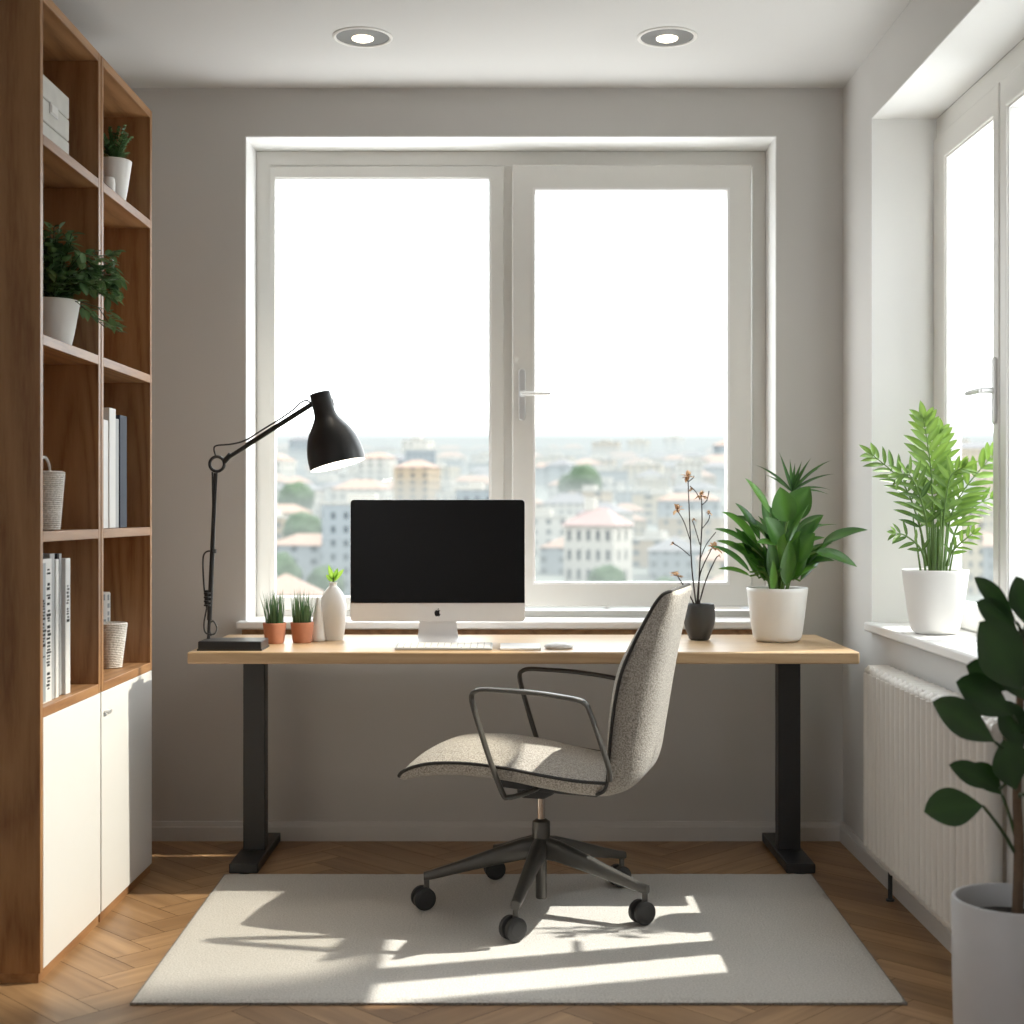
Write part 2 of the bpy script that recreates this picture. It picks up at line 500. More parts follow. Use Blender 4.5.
# opening sash on the right, standing proud of the frame
sx = MB()
SX0, SX1, SZ0, SZ1 = 0.0, .905, .842, 2.512
rect_frame(sx, SX0, SZ0, SX1, SZ1, (.085, .09, .09, .095), YW - .035, YW + .04)
obj('casement_sash', sx, M['frame'], w1, bevel=.006, seg=3)
bd = MB(); rect_frame(bd, SX0 + .078, SZ0 + .083, SX1 - .083, SZ1 - .088, (.008,)*4, YW - .038, YW + .0)
rect_frame(bd, SX0 + .082, SZ0 + .087, SX1 - .087, SZ1 - .092, (.006,)*4, YW - .03, YW + .03)
obj('glazing_bead', bd, M['sill'], w1)
obj('glass_pane', MB().box(SX0 + .084, YW + .004, SZ0 + .088, SX1 - .088, YW + .010, SZ1 - .094), M['glass'], w1)

def handle(parent, base, inward, lever_dir, scale=1.0):
    """window handle: long rounded back plate, round rose, lever"""
    i = Vector(inward); d = Vector(lever_dir); z = Vector((0, 0, 1)); s = i.cross(z)
    base = Vector(base)
    h = MB()
    pl = []
    for k in range(24):
        a = 2 * math.pi * k / 24
        zz = math.sin(a) * .013 + (.085 if math.sin(a) >= 0 else -.085)
        pl.append((math.cos(a) * .013, zz))
    Mx = Matrix(((s.x, z.x, i.x, base.x), (s.y, z.y, i.y, base.y), (s.z, z.z, i.z, base.z), (0, 0, 0, 1)))
    h.prism(pl, 0, .009, Mx)
    plate = obj('handle_plate', h, M['metal'], parent, bevel=.002)
    l = MB()
    l.cyl(base + i * .007, base + i * .045, .009)
    l.tube([base + i * .045 - d * .006, base + i * .047 + d * .02, base + i * .047 + d * .108], [.008, .0085, .008], 12, flat=1.25)
    obj('handle_lever', l, M['metal'], parent, bevel=.002)
handle(w1, (.038, YW - .035, 1.643), (0, -1, 0), (1, 0, 0))

# back sill
struct('trim_3', MB().box(-1.0, YB - .055, .775, .985, YW - .001, .803), M['sill'], bevel=.006)
struct('trim_5', MB().box(-.985, YB - .012, .735, .972, YB, .775), M['oak_y'])

w2 = struct_root('window_2', (XR + .215, 4.0, RZ0))
XW = XR + .215
fr = MB()
rect_frame(fr, RY0 + e, RZ0, RY1 - e, RZ1 - e, (.05, .035, .05, .07), XW, XW + .075, True)
fr.box(XW, 4.046, RZ0 + .05, XW + .06, 4.076, RZ1 - .07)
obj('window_frame', fr, M['frame'], w2, bevel=.003)
for (a, b_) in ((4.068, 4.698), (RY0 + .02, 4.054)):
    sh = MB()
    rect_frame(sh, a, RZ0 + .035, b_, RZ1 - .075, ((.045, .115, .075, .085) if a > 4 else (.075, .045, .075, .085)), XW - .012, XW + .045, True)
    obj('casement_sash', sh, M['frame'], w2, bevel=.005, seg=3)
    bd = MB()
    al, br_ = (.045, .115) if a > 4 else (.075, .045)
    rect_frame(bd, a + al - .006, RZ0 + .104, b_ - br_ + .006, RZ1 - .154, (.012,)*4, XW - .004, XW + .03, True)
    obj('glazing_bead', bd, M['sill'], w2)
    obj('glass_pane', MB().box(XW + .008, a + al - .002, RZ0 + .108, XW + .014, b_ - br_ + .002, RZ1 - .158), M['glass'], w2)
handle(w2, (XW - .012, 4.091, 1.555), (-1, 0, 0), (0, 1, 0))
# right sill
struct('trim_4', MB().box(1.186, RY0 - .05, .80, XW - .001, RY1 + .016, .83), M['sill'], bevel=.006)
# unseen wall added outside the right-hand window to cut off the sun patch
struct('sun_blocker_wall', MB().box(2.2, 1.2, -3, 2.32, 4.06, 7.5), M['reveal'])

# ------------------------------------------------------------------ ceiling downlights
def downlight(x, y, label):
    t = thing('ceiling_downlight', label, 'ceiling light', (x, y, ZC), group='recessed ceiling downlights')
    b = MB(); Mx = Matrix.Translation((x, y, 0))
    b.lathe([(.098, ZC), (.098, ZC - .003), (.092, ZC - .006), (.087, ZC - .004), (.086, ZC - .0005)], 48, Mx)
    obj('trim_ring', b, M['dlring'], t)
    b = MB(); b.lathe([(.0865, ZC - .0012), (.036, ZC - .0045), (.001, ZC - .0045)], 40, Mx)
    obj('reflector', b, M['dlin'], t)
    b = MB(); b.lathe([(.036, ZC - .0046), (.035, ZC - .008), (.026, ZC - .012), (.001, ZC - .013)], 32, Mx)
    obj('lamp', b, M['bulb'], t)
    l = bpy.data.lights.new('downlight_beam', 'SPOT'); l.energy = 7; l.color = (1, .86, .68); l.spot_size = R(110); l.spot_blend = .8; l.shadow_soft_size = .04
    lo = bpy.data.objects.new('downlight_beam', l); COL.objects.link(lo); lo.location = (x, y, ZC - .03)
downlight(-.487, 4.567, 'recessed round downlight in the ceiling, the one on the bookcase side')
downlight(.506, 4.567, 'recessed round downlight in the ceiling, the one on the radiator side')

# ------------------------------------------------------------------ bookcases
BXF, BXB = -1.2, -1.545
def bookcase(y0, y1, label, handle_at):
    t = thing('bookcase', label, 'bookcase', ((BXF + BXB) / 2, (y0 + y1) / 2, 0), group='oak bookcases')
    TH = .021; ZT = 2.535
    XD = BXF - .020          # carcass is set back behind the overlay door
    PY = Matrix(((1, 0, 0, 0), (0, 0, 1, 0), (0, 1, 0, 0), (0, 0, 0, 1)))
    cut = [(BXB, .025), (BXB, ZT), (BXF, ZT), (BXF, .674), (XD, .674), (XD, .025)]
    full = [(BXB, .025), (BXB, ZT), (BXF, ZT), (BXF, .025)]
    obj('side_panel', MB().prism(cut if handle_at else full, y0, y0 + TH, PY), M['oak_z'], t, bevel=.0015)
    obj('side_panel', MB().prism(cut, y1 - TH, y1, PY), M['oak_z'], t, bevel=.0015)
    obj('top_panel', MB().box(BXB, y0 + TH, ZT - .026, BXF, y1 - TH, ZT), M['oak_y'], t, bevel=.0015)
    obj('back_panel', MB().box(BXB, y0 + TH, .03, BXB + .008, y1 - TH, ZT - .026), M['oak_z'], t)
    obj('plinth', MB().box(BXB, y0 + .003, 0, BXF - .006, y1 - .003, .025), M['oak_y'], t)
    for z in (2.168, 1.655, 1.15, .70):
        obj('shelf', MB().box(BXB + .008, y0 + TH, z - .027, BXF, y1 - TH, z), M['oak_y'], t, bevel=.0015)
    d = obj('cabinet_door', MB().box(XD + .001, y0 + (.002 if handle_at else TH + .003), .03, BXF, y1 - .002, .672), M['whitegloss'], t, bevel=.0015)
    if handle_at:
        h = MB(); h.cyl((BXF, handle_at, .612), (BXF + .012, handle_at, .612), .004)
        h.box(BXF + .010, handle_at - .004, .606, BXF + .016, handle_at + .028, .618)
        obj('door_pull', h, M['metal'], d, bevel=.002)
    return t
bookcase(3.562, 4.085, 'oak bookcase unit holding the white crate and the bushy plant, white door below', None)
bookcase(4.093, 4.667, 'oak bookcase unit next to the window wall, white door with small pull', 4.118)

# crate on the top shelf
cx0, cx1, cy0, cy1, cz = -1.50, -1.235, 3.63, 3.905, 2.169
t = thing('storage_crate', 'whitewashed wooden storage crate with label holder on the top shelf', 'box', ((cx0 + cx1) / 2, (cy0 + cy1) / 2, cz))
for k in range(3):
    z0 = cz + k * .0625
    obj('crate_tier', MB().box(cx0, cy0, z0 + .0015, cx1, cy1, z0 + .0605), M['crate'], t, bevel=.003)
h = MB(); h.box(cx1, 3.735, cz + .095, cx1 + .004, 3.80, cz + .125); h.box(cx1 + .003, 3.742, cz + .10, cx1 + .006, 3.793, cz + .12, mi=1)
obj('label_holder', h, [M['metal'], M['paper']], t, bevel=.001)

def pot(name_parent, x, y, z, r_top, r_bot, h, mat, soil=True, th=.007, rnd=.015, belly=0, part='pot', depth=.02):
    b = MB(); Mx = Matrix.Translation((x, y, z))
    prof = [(.001, .0), (r_bot - rnd, 0)]
    for k in range(1, 6):
        a = k / 5 * math.pi / 2
        prof.append((r_bot - rnd + rnd * math.sin(a), rnd - rnd * math.cos(a)))
    for k in range(1, 13):
        u = k / 12
        zz = rnd + (h - rnd) * u
        prof.append((r_bot + (r_top - r_bot) * (u ** .85) + belly * math.sin(math.pi * u), zz))
    prof += [(r_top - th * .3, h + .002), (r_top - th, h), (r_top - th * 1.3, h - depth), (r_top - th * 1.6, h - depth - .02)]
    b.lathe(prof, 48, Mx)
    o = obj(part, b, mat, name_parent, smooth=50)
    if soil:
        s = MB(); rows = []
        s.lathe([(r_top - th * 1.2, h - depth), ((r_top) * .6, h - depth + .005), (.001, h - depth + .007)], 32, Mx)
        obj('soil', s, M['soil'], name_parent)
    return o

def rnd_dir(el_lo, el_hi, az=None):
    a = random.uniform(0, 2 * math.pi) if az is None else az
    el = R(random.uniform(el_lo, el_hi))
    return Vector((math.cos(a) * math.cos(el), math.sin(a) * math.cos(el), math.sin(el)))

# bushy plant
def bushy(x, y, z):
    t = thing('potted_plant', 'bushy dark green small-leaved plant in a white pot on the bookcase shelf', 'plant', (x, y, z))
    pot(t, x, y, z, .076, .054, .132, M['white'])
    st, lf = MB(), MB()
    top = Vector((x, y, z + .118))
    for k in range(56):
        az = random.uniform(0, 2 * math.pi)
        d = rnd_dir(28, 88, az)
        L = random.uniform(.13, .255) * (1.0 if d.z > .7 else .85)
        if d.x > .25: L *= .95
        dro = random.uniform(.1, .45)
        end_x = x + d.x * L
        pts = []
        for i in range(7):
            q = i / 6
            p = top + d * L * q + Vector((0, 0, -dro * L * q * q * .6))
            p.x = max(p.x, -1.52); p.y = min(max(p.y, 3.60), 4.05); p.z = min(p.z, z + .44)
            pts.append(p)
        st.tube(pts, .0016, 5)
        for i in range(1, 7):
            for s_ in range(3):
                q = (i - random.random() * .7) / 6
                p = top + d * L * q + Vector((0, 0, -dro * L * q * q * .6))
                if q < .25: continue
                dd = (rnd_dir(-25, 55) + d * .5).normalized()
                p.x = max(p.x, -1.49); p.y = min(max(p.y, 3.64), 4.015)
                ll = random.uniform(.026, .044)
                if p.y + dd.y * ll > 4.04 or p.y + dd.y * ll < 3.61: dd.y *= -1
                if p.x + dd.x * ll < -1.52: dd.x = abs(dd.x)
                if p.z < z + .05 and p.x < -1.19: continue
                lf.leaf(p, dd, ll, ll * random.uniform(.55, .72), .25, .2, 5, 'ovate', random.uniform(.1, .9))
    # strands spilling out past the divider
    for k in range(22):
        q0 = Vector((-1.20 + random.uniform(-.03, .02), 3.93 + random.uniform(-.09, .07), z + random.uniform(.12, .29)))
        q1 = q0 + Vector((random.uniform(.03, .07), random.uniform(.02, .15), random.uniform(-.08, .04)))
        if q1.y > 4.0: q1.x = max(q1.x, -1.155)
        if q0.y > 3.99: q0.x = max(q0.x, -1.18)
        st.tube([top, (top + q0) / 2 + Vector((0, 0, .02)), q0, q1], .0016, 5)
        for i in range(11):
            p = q0.lerp(q1, i / 10)
            if p.y > 4.0: p.x = max(p.x, -1.155)
            ll = random.uniform(.026, .042)
            dd = (rnd_dir(-40, 40) + Vector((.9, .2, 0))).normalized()
            lf.leaf(p, dd, ll, ll * .62, .3, .2, 5, 'ovate', random.uniform(.2, 1))
    obj('stems', st, M['stemdk'], t); obj('foliage', lf, M['lf_bush'], t)
bushy(-1.285, 3.91, 1.656)

# basket
def basket(x, y, z, rt, rb_, h, label, with_handle):
    t = thing('woven_basket', label, 'basket', (x, y, z))
    b = MB(); rows = []
    nr = max(14, int(h / .0055))
    prof = []
    for k in range(nr * 2 + 1):
        u = k / (nr * 2)
        prof.append((rb_ + (rt - rb_) * u + (.0022 if k % 2 else 0), u * h))
    prof += [(rt - .004, h + .002), (rt - .006, h - .01), (rb_ - .004, .01), (.001, .01)]
    n = 60; verts = []; faces = []
    full = [(.001, 0)] + prof
    for i, (r_, z_) in enumerate(full):
        for j in range(n):
            a = 2 * math.pi * j / n
            rr_ = r_ + (.0012 * (1 if (j + (i // 2)) % 2 else -1) if 1 < i < nr * 2 else 0)
            rr_ = max(rr_, .0005)
            verts.append((x + rr_ * math.cos(a), y + rr_ * math.sin(a), z + z_))
    for i in range(len(full) - 1):
        for j in range(n):
            faces.append((i*n+j, i*n+(j+1) % n, (i+1)*n+(j+1) % n, (i+1)*n+j))
    b.add(verts, faces)
    obj('basket_body', b, M['woven'], t, smooth=60)
    if with_handle:
        pts = [Vector((x + .0, y + math.cos(a) * rt * .92, z + h - .005 + math.sin(a) * .045)) for a in [math.pi * k / 14 for k in range(15)]]
        obj('handle', MB().tube(pts, .0038, 8), M['woven'], t)
    return t
basket(-1.27, 3.80, 1.151, .053, .040, .158, 'white woven basket with a loop handle on the bookcase shelf', True)
basket(-1.285, 4.49, .701, .049, .031, .143, 'small white woven cup tapering down, on the lowest bookcase shelf', False)

# patterned canister behind the cup
t = thing('patterned_canister', 'grey and white patterned canister behind the small woven cup', 'canister', (-1.355, 4.585, .701))
b = MB(); Mx = Matrix.Translation((-1.355, 4.585, .701))
b.lathe([(.001, 0), (.037, 0), (.0385, .003), (.0385, .232), (.036, .237), (.001, .237)], 32, Mx)
body = obj('canister_body', b, M['paper'], t)
b = MB()
for k in range(9):
    for j in range(14):
        if random.random() < .55:
            a0 = 2 * math.pi * j / 14; a1 = a0 + random.uniform(.2, .42)
            z0 = .70 + .012 + k * .025; z1 = z0 + random.uniform(.008, .02)
            b.add([(-1.355 + .0388 * math.cos(a), 4.585 + .0388 * math.sin(a), zz) for a, zz in ((a0, z0), ((a0 + a1) / 2, z0), (a1, z0), (a1, z1), ((a0 + a1) / 2, z1), (a0, z1))], [(0, 1, 4, 5), (1, 2, 3, 4)])
obj('printed_pattern', b, M['bluegrey'], body)

# books
def book(y0, th, z, h, xf, depth, cover, label, group, marks=0, seed=0, page=False):
    t = thing('book', label, 'book', (xf - depth / 2, y0 + th / 2, z), group=group)
    x1 = xf; x0 = xf - depth
    c = MB()
    c.box(x0, y0, z, x1, y0 + .003, z + h); c.box(x0, y0 + th - .003, z, x1, y0 + th, z + h)
    c.box(x1 - .003, y0 + .003, z, x1, y0 + th - .003, z + h)
    obj('cover', c, cover, t, bevel=.001)
    obj('page_block', MB().box(x0 + .004, y0 + .003, z + .004, x1 - .003, y0 + th - .003, z + h - .004), M['pages'], t)
    if marks:
        rs = random.Random(seed); k = MB(); zz = z + h * .95
        rows = 2 if marks > 1 else 1
        for r_ in range(rows):
            zz = z + h * ((.93 if r_ else .72) if rows > 1 else .8)
            while zz > z + h * ((.08 if r_ else .32) if rows > 1 else .52):
                w_ = rs.uniform(.003, .008)
                yc = y0 + th * ((.44, .80)[r_] if rows > 1 else .5) + rs.uniform(-.002, .002)
                hw = th * (.10 if rows > 1 else .18) * rs.uniform(.9, 1.6)
                if rs.random() < .82:
                    k.box(x1, yc - hw, zz - w_, x1 + .0006, yc + hw * rs.uniform(.3, 1), zz)
                zz -= w_ + rs.uniform(.0015, .005)
        obj('spine_lettering', k, M['ink'], t)
        if marks == 3:
            obj('spine_band', MB().box(x1, y0 + .004, z + .004, x1 + .0003, y0 + th * .58, z + h - .01), M['bluegrey'], t)
    return t
G = 'large books on the lowest open shelf'
yy = 3.588
for (th, h, xf, m_, lab, mk) in (
    (.120, .376, -1.218, M['paper'], 'thick white book with a blue-grey band and columns of dark print along its spine', 3),
    (.042, .388, -1.224, M['grey'], 'plain grey book standing next to the thick printed white book', 0),
    (.028, .372, -1.222, M['paper'], 'thin plain white book on the lowest shelf beside the black one', 0),
    (.022, .386, -1.228, M['ink'], 'black-spined book on the lowest open shelf', 0),
    (.026, .386, -1.230, M['grey'], 'thin grey book between the black book and the white marked one', 0),
    (.044, .372, -1.220, M['paper'], 'white book with a few dark marks, last of the lowest shelf row', 1)):
    book(yy, th - .002, .701, h, xf, .24, m_, lab, G, mk, int(yy * 100))
    yy += th
G = 'tall books on the middle shelf by the window wall'
yy = 4.125
for (th, h, xf, m_, lab) in (
    (.125, .327, -1.225, M['paper'], 'thick low white book on the middle shelf, first of four'),
    (.070, .366, -1.222, M['paper'], 'tallest white book on the middle shelf, next to the thick low one'),
    (.045, .338, -1.225, M['grey'], 'pale grey book between the tallest white book and the navy one'),
    (.080, .352, -1.222, M['navy'], 'navy blue book at the end of the middle shelf row')):
    book(yy, th - .002, 1.151, h, xf, .22, m_, lab, G)
    yy += th

# fern pot and cup on the upper shelf of the second unit
t = thing('potted_fern', 'small feathery fern in a tapered white pot on the high shelf', 'plant', (-1.26, 4.43, 2.169))
pot(t, -1.26, 4.43, 2.169, .056, .036, .14, M['white'])
st, lf = MB(), MB()
for k in range(24):
    d = rnd_dir(48, 88); L = random.uniform(.12, .20)
    if d.y > .25: L *= .72
    p0 = Vector((-1.26, 4.43, 2.29)); pts = []
    for i in range(9):
        q = i / 8; p = p0 + d * L * q + Vector((0, 0, -.28 * L * q * q)); pts.append(p)
    st.tube(pts, .0012, 5)
    for i in range(2, 9):
        tg = (pts[i] - pts[i-1]).normalized(); sd = tg.cross(Vector((0, 0, 1))).normalized()
        for s_ in (-1, 1):
            lf.leaf(pts[i], (sd * s_ + tg * .7), .034 * (1.25 - i / 10), .012, .2, .1, 4, 'lance', random.uniform(.2, .9))
obj('stems', st, M['stemdk'], t); obj('foliage', lf, M['lf_bush'], t)
t = thing('small_cup', 'tiny white rounded cup in front of the fern pot', 'cup', (-1.232, 4.27, 2.169))
b = MB(); b.lathe([(.001, 0), (.016, 0), (.021, .005), (.022, .03), (.020, .047), (.018, .05), (.016, .047), (.016, .02), (.001, .012)], 28, Matrix.Translation((-1.232, 4.27, 2.169)))
obj('cup_body', b, M['white'], t, smooth=60)

# ------------------------------------------------------------------ rug
rg = thing('area_rug', 'pale beige woven rug lying on the parquet under the chair', 'rug', (.02, 4.0, 0))
rx = [(-.925, 3.408), (.958, 3.408), (.985, 4.612), (-.945, 4.612)]
b = MB(); nx, ny = 150, 96; rows = []
for j in range(ny + 1):
    v = j / ny; row = []
    for i in range(nx + 1):
        u = i / nx
        x = (rx[0][0] * (1-u) + rx[1][0] * u) * (1-v) + (rx[3][0] * (1-u) + rx[2][0] * u) * v
        y = 3.408 + 1.204 * v
        edge = min(u, 1-u, v, 1-v)
        z = .0105 + .0012 * noise.noise(Vector((x * 40, y * 40, 0))) + .001 * noise.noise(Vector((x * 6, y * 6, 3)))
        if edge < .0001: z = .006
        row.append(Vector((x, y, z)))
    rows.append(row)
b.grid(rows)
obj('pile', b, M['rug'], rg, smooth=80)
b = MB(); q = [Vector((x, y, 0)) for x, y in rx]
c = sum(q, Vector()) / 4
o_ = [p + (p - c).normalized() * .005 for p in q]
b.add([(p.x, p.y, z) for p in o_ for z in (.0005, .0060)], [(0, 2, 3, 1), (2, 4, 5, 3), (4, 6, 7, 5), (6, 0, 1, 7), (0, 6, 4, 2), (1, 3, 5, 7)])
obj('binding', b, M['rugedge'], rg, label='dark stitched edge')

# ------------------------------------------------------------------ desk
DX0, DX1, DY0, DY1, DZ = -1.0156, 1.0875, 4.375, 5.0, .7625
dk = thing('standing_desk', 'long light wood desk on two black column legs under the window', 'desk', (.035, 4.7, 0))
obj('desktop', MB().box(DX0, DY0, DZ - .038, DX1, DY1, DZ), M['desk'], dk, bevel=.006, seg=3)
for (a, b_) in ((-.927, -.851), (.918, .995)):
    mid = (a + b_) / 2
    l = obj('leg_column', MB().box(a, 4.825, .034, b_, 4.885, DZ - .0505), M['black'], dk, bevel=.003)
    obj('foot', MB().box(mid - .048, 4.632, .004, mid + .048, 5.09, .035), M['black'], dk, bevel=.003)
    obj('top_bracket', MB().box(mid - .04, 4.52, DZ - .050, mid + .04, 4.98, DZ - .0385), M['black'], dk, bevel=.003)
    for yv in (4.66, 5.06):
        obj('foot_pad', MB().cyl((mid, yv, 0), (mid, yv, .005), .022), M['plastic'], dk)
obj('crossbeam', MB().box(-.851, 4.83, DZ - .062, .918, 4.88, DZ - .0385), M['black'], dk, bevel=.002)

# ------------------------------------------------------------------ desk lamp
lp = thing('desk_lamp', 'black articulated desk lamp with a bell shade, standing at the end of the desk', 'lamp', (-.885, 4.475, DZ))
obj('base', MB().box(-.990, 4.41, DZ + .0005, -.790, 4.545, DZ + .030), M['lampblack'], lp, bevel=.004, seg=3)
obj('base_pad', MB().box(-.992, 4.408, DZ, -.788, 4.547, DZ + .006), M['plastic'], lp)
YL = 4.50
P0 = at(208.5, 641, YL); PE = at(217, 464, YL); PA = at(224, 460, YL); PS = at(313, 404, YL)
P0.z = DZ + .03
b = MB()
b.tube([P0, at(209.5, 618, YL)], .0055, 12); b.tube([at(209.5, 620, YL), at(215.5, 473, YL)], [.0085, .0065], 12)
obj('pole', b, M['lampblack'], lp)
b = MB()
b.tube([at(207.6, 606, YL), at(207.3, 590, YL)], .010, 12)
for k in range(4): b.tube([at(207.2, 606 - k * 4, YL - .008), at(207.2, 604.4 - k * 4, YL - .008)], .0115, 12)
obj('pole_collar', MB().tube([at(213.2, 553, YL), at(213.5, 549, YL)], .0105, 12), M['lampblack'], lp)
obj('clamp', b, M['lampblack'], lp)
b = MB()   # support rods either side of the pole
b.tube([at(212.3, 472, YL), at(212.8, 500, YL), at(213, 550, YL)], .0028, 8)
b.tube([at(217, 473, YL - .01), at(213, 552, YL - .012)], .0025, 8)
obj('spring_rod', b, M['lampblack'], lp)
b = MB()
b.tube([PE + Vector((math.cos(2*math.pi*k/28), 0, math.sin(2*math.pi*k/28))) * .0235 for k in range(29)], .0052, 10)
b.tube([at(224, 462, YL), at(231, 454, YL)], .009, 12)
obj('elbow_ring', b, M['lampblack'], lp)
b = MB(); b.tube([at(225, 459.5, YL), at(313, 404, YL)], [.0072, .0068], 12); b.tube([at(246, 444.8, YL), at(313, 402.5, YL)], .0055, 10)
obj('upper_arm', b, M['lampblack'], lp)
b = MB()
cab = [at(216, 457, YL), at(214, 449, YL), at(217, 445.5, YL), at(232, 444, YL), at(246, 440, YL), at(262, 430, YL), at(280, 419, YL), at(294, 409, YL), at(301, 402.5, YL), at(307, 400.5, YL), at(312, 404, YL)]
b.tube(catmull(cab, 6), .0028, 8)
obj('cable', b, M['plastic'], lp)
b = MB()
b.tube(catmull([at(213, 551, YL), at(206, 552, YL), at(203, 560, YL), at(204, 585, YL), at(207, 610, YL - .01)], 6), .0030, 8)
b.tube(catmull([at(207, 607, YL - .01), at(204, 624, YL - .01), at(206, 633, YL - .012), at(214, 634, YL - .012), at(217, 628, YL), at(213, 621, YL), at(209, 626, YL + .01), at(211, 636, YL + .01)], 6), .0028, 8)
obj('cable', b, M['plastic'], lp)
# shade
axis = Vector((.25, -.06, -.967)).normalized()
shade_top = at(320, 394, YL - .01)
zax = axis; xax = zax.cross(Vector((0, 1, 0))).normalized(); yax = zax.cross(xax)
Mx = Matrix(((xax.x, yax.x, zax.x, shade_top.x), (xax.y, yax.y, zax.y, shade_top.y), (xax.z, yax.z, zax.z, shade_top.z), (0, 0, 0, 1)))
prof = [(.001, -.004), (.030, -.003), (.0335, .002), (.034, .03), (.0345, .060), (.040, .080), (.054, .102), (.069, .126), (.080, .152), (.0875, .182), (.0905, .210), (.0895, .236)]
fine = [(p.x, p.y) for p in catmull([(r_, z_, 0) for r_, z_ in prof], 4)]
b = MB(); b.lathe(fine, 56, Mx)
sh = obj('lamp_shade', b, M['lampblack'], lp, smooth=60)
inn = [(.0893, .2365), (.0885, .236), (.0880, .215), (.085, .205), (.078, .172), (.066, .14), (.05, .115), (.03, .10), (.001, .098)]
b = MB(); b.lathe(inn, 56, Mx)
obj('shade_lining', b, M['lampin'], sh, smooth=60, label='white inside of the shade')
b = MB(); b.lathe([(.001, .10), (.014, .10), (.016, .12), (.027, .145), (.030, .162), (.022, .182), (.001, .19)], 28, Mx)
obj('light_bulb', b, M['bulb'], sh, smooth=60)
b = MB()
sw = Mx @ Matrix.Translation((.0335, -.012, .022))
b.box(-.002, -.004, 0, .003, .010, .024, M=sw)
obj('switch', b, M['metal'], sh, bevel=.001)
b = MB(); b.cyl(PS, at(318, 403, YL), .009); b.cyl(at(312, 403, YL - .02), at(312, 403, YL + .02), .006)
obj('shade_joint', b, M['lampblack'], lp)

# ------------------------------------------------------------------ pots, vases
def grass_pot(x, y, label, side):
    t = thing('grass_pot', label, 'plant', (x, y, DZ), group='terracotta grass pots on the desk')
    pot(t, x, y, DZ, .039, .031, .067, M['terra'], th=.005, rnd=.004, depth=.008)
    g = MB()
    for k in range(95):
        r_ = .030 * math.sqrt(random.random()); a = random.uniform(0, 2 * math.pi)
        p = Vector((x + r_ * math.cos(a), y + r_ * math.sin(a), DZ + .058))
        d = Vector((math.cos(a) * r_ * 6.5 + random.uniform(-.10, .10), math.sin(a) * r_ * 9 + random.uniform(-.12, .12), 1))
        if d.x * side > .06: d.x = .06 * side     # blades lean away from the neighbouring pot
        g.leaf(p, d, random.uniform(.08, .140), .0048, random.uniform(.02, .2), .3, 6, 'blade', random.uniform(0, .9))
    obj('grass_blades', g, M['lf_grass'], t)
grass_pot(-.791, 4.665, 'spiky green grass in a terracotta pot, the one next to the lamp base', 1)
grass_pot(-.703, 4.690, 'spiky green grass in a terracotta pot, the one next to the white cone', -1)

t = thing('cone_ornament', 'slim white ceramic cone standing between grass pot and vase', 'ornament', (-.658, 4.745, DZ))
b = MB(); b.lathe([(.001, 0), (.024, 0), (.0265, .003), (.0255, .015), (.018, .07), (.009, .125), (.005, .143), (.003, .148), (.001, .149)], 36, Matrix.Translation((-.658, 4.745, DZ)))
obj('cone_body', b, M['white'], t, smooth=60)
vx, vy = -.612, 4.79
t = thing('ceramic_vase', 'egg-shaped white ceramic vase beside the computer screen', 'vase', (vx, vy, DZ))
b = MB()
pf = [(.001, 0), (.030, 0), (.034, .004), (.040, .035), (.0445, .075), (.0455, .105), (.043, .132), (.034, .158), (.021, .176), (.0135, .184), (.0125, .192), (.0145, .197), (.0125, .197), (.010, .19), (.010, .17), (.001, .165)]
b.lathe([(p.x, p.y) for p in catmull([(r_, z_, 0) for r_, z_ in pf], 3)], 44, Matrix.Translation((vx, vy, DZ)))
obj('vase_body', b, M['white'], t, smooth=60)
t = thing('leaf_sprig', 'short bright green leaf sprig standing in the white vase', 'sprig', (vx, vy, DZ + .18))
b = MB(); b.tube([(vx, vy, DZ + .175), (vx + .002, vy, DZ + .212)], .0035, 8)
obj('stem', b, M['stem'], t)
b = MB()
for dx, dz, L, tt in ((-.25, 1, .062, .8), (.75, .9, .06, .9), (.35, 1, .052, .4), (-.6, .6, .035, .6)):
    b.leaf((vx, vy, DZ + .20), (dx, -.1, dz), L, .017, .05, .25, 6, 'ovate', tt, up=(0, -1, .2))
obj('leaves', b, M['lf_sprig'], t)

# dried flowers
dx, dy = .640, 4.785
t = thing('dried_flower_plant', 'thin dark twigs with small tan blossoms in a charcoal pot', 'plant', (dx, dy, DZ))
pot(t, dx, dy, DZ, .0505, .037, .122, M['darkpot'], belly=.009, rnd=.012)
def flower(mb, p, s=.016):
    for k in range(13):
        mb.leaf(p, rnd_dir(-30, 80), s * random.uniform(.8, 1.3), s * .62, .2, .4, 4, 'ovate', random.random())
Yd = 4.785
stems = [
    [(696, 604), (692, 570), (690, 530), (688, 480)],
    [(698, 604), (700, 560), (702, 520), (701, 492)],
    [(697, 604), (699, 580), (703, 566), (712, 548)],
    [(699, 604), (706, 580), (715, 560), (718, 556)],
    [(694, 604), (688, 592), (680, 580), (676, 573)],
]
branches = [
    [(690, 540), (684, 522), (677, 510)], [(690, 556), (682, 549), (673, 543)],
    [(701, 530), (708, 521), (710, 515)], [(700, 545), (694, 525), (692, 520)], [(700, 560), (706, 545), (716, 532)],
    [(690, 486), (696, 492), (700, 500)], [(688, 482), (693, 478), (694, 476)], [(702, 505), (707, 500), (709, 491)],
]
for i, s_ in enumerate(stems):
    b = MB(); b.tube(catmull([at(px, py, Yd + (i - 2) * .006 * (1 if k else 0)) for k, (px, py) in enumerate(s_)], 5), [.0030 - .0012 * j / 15 for j in range(16)], 7)
    st_ = obj('stem', b, M['twig'], t)
b = MB()
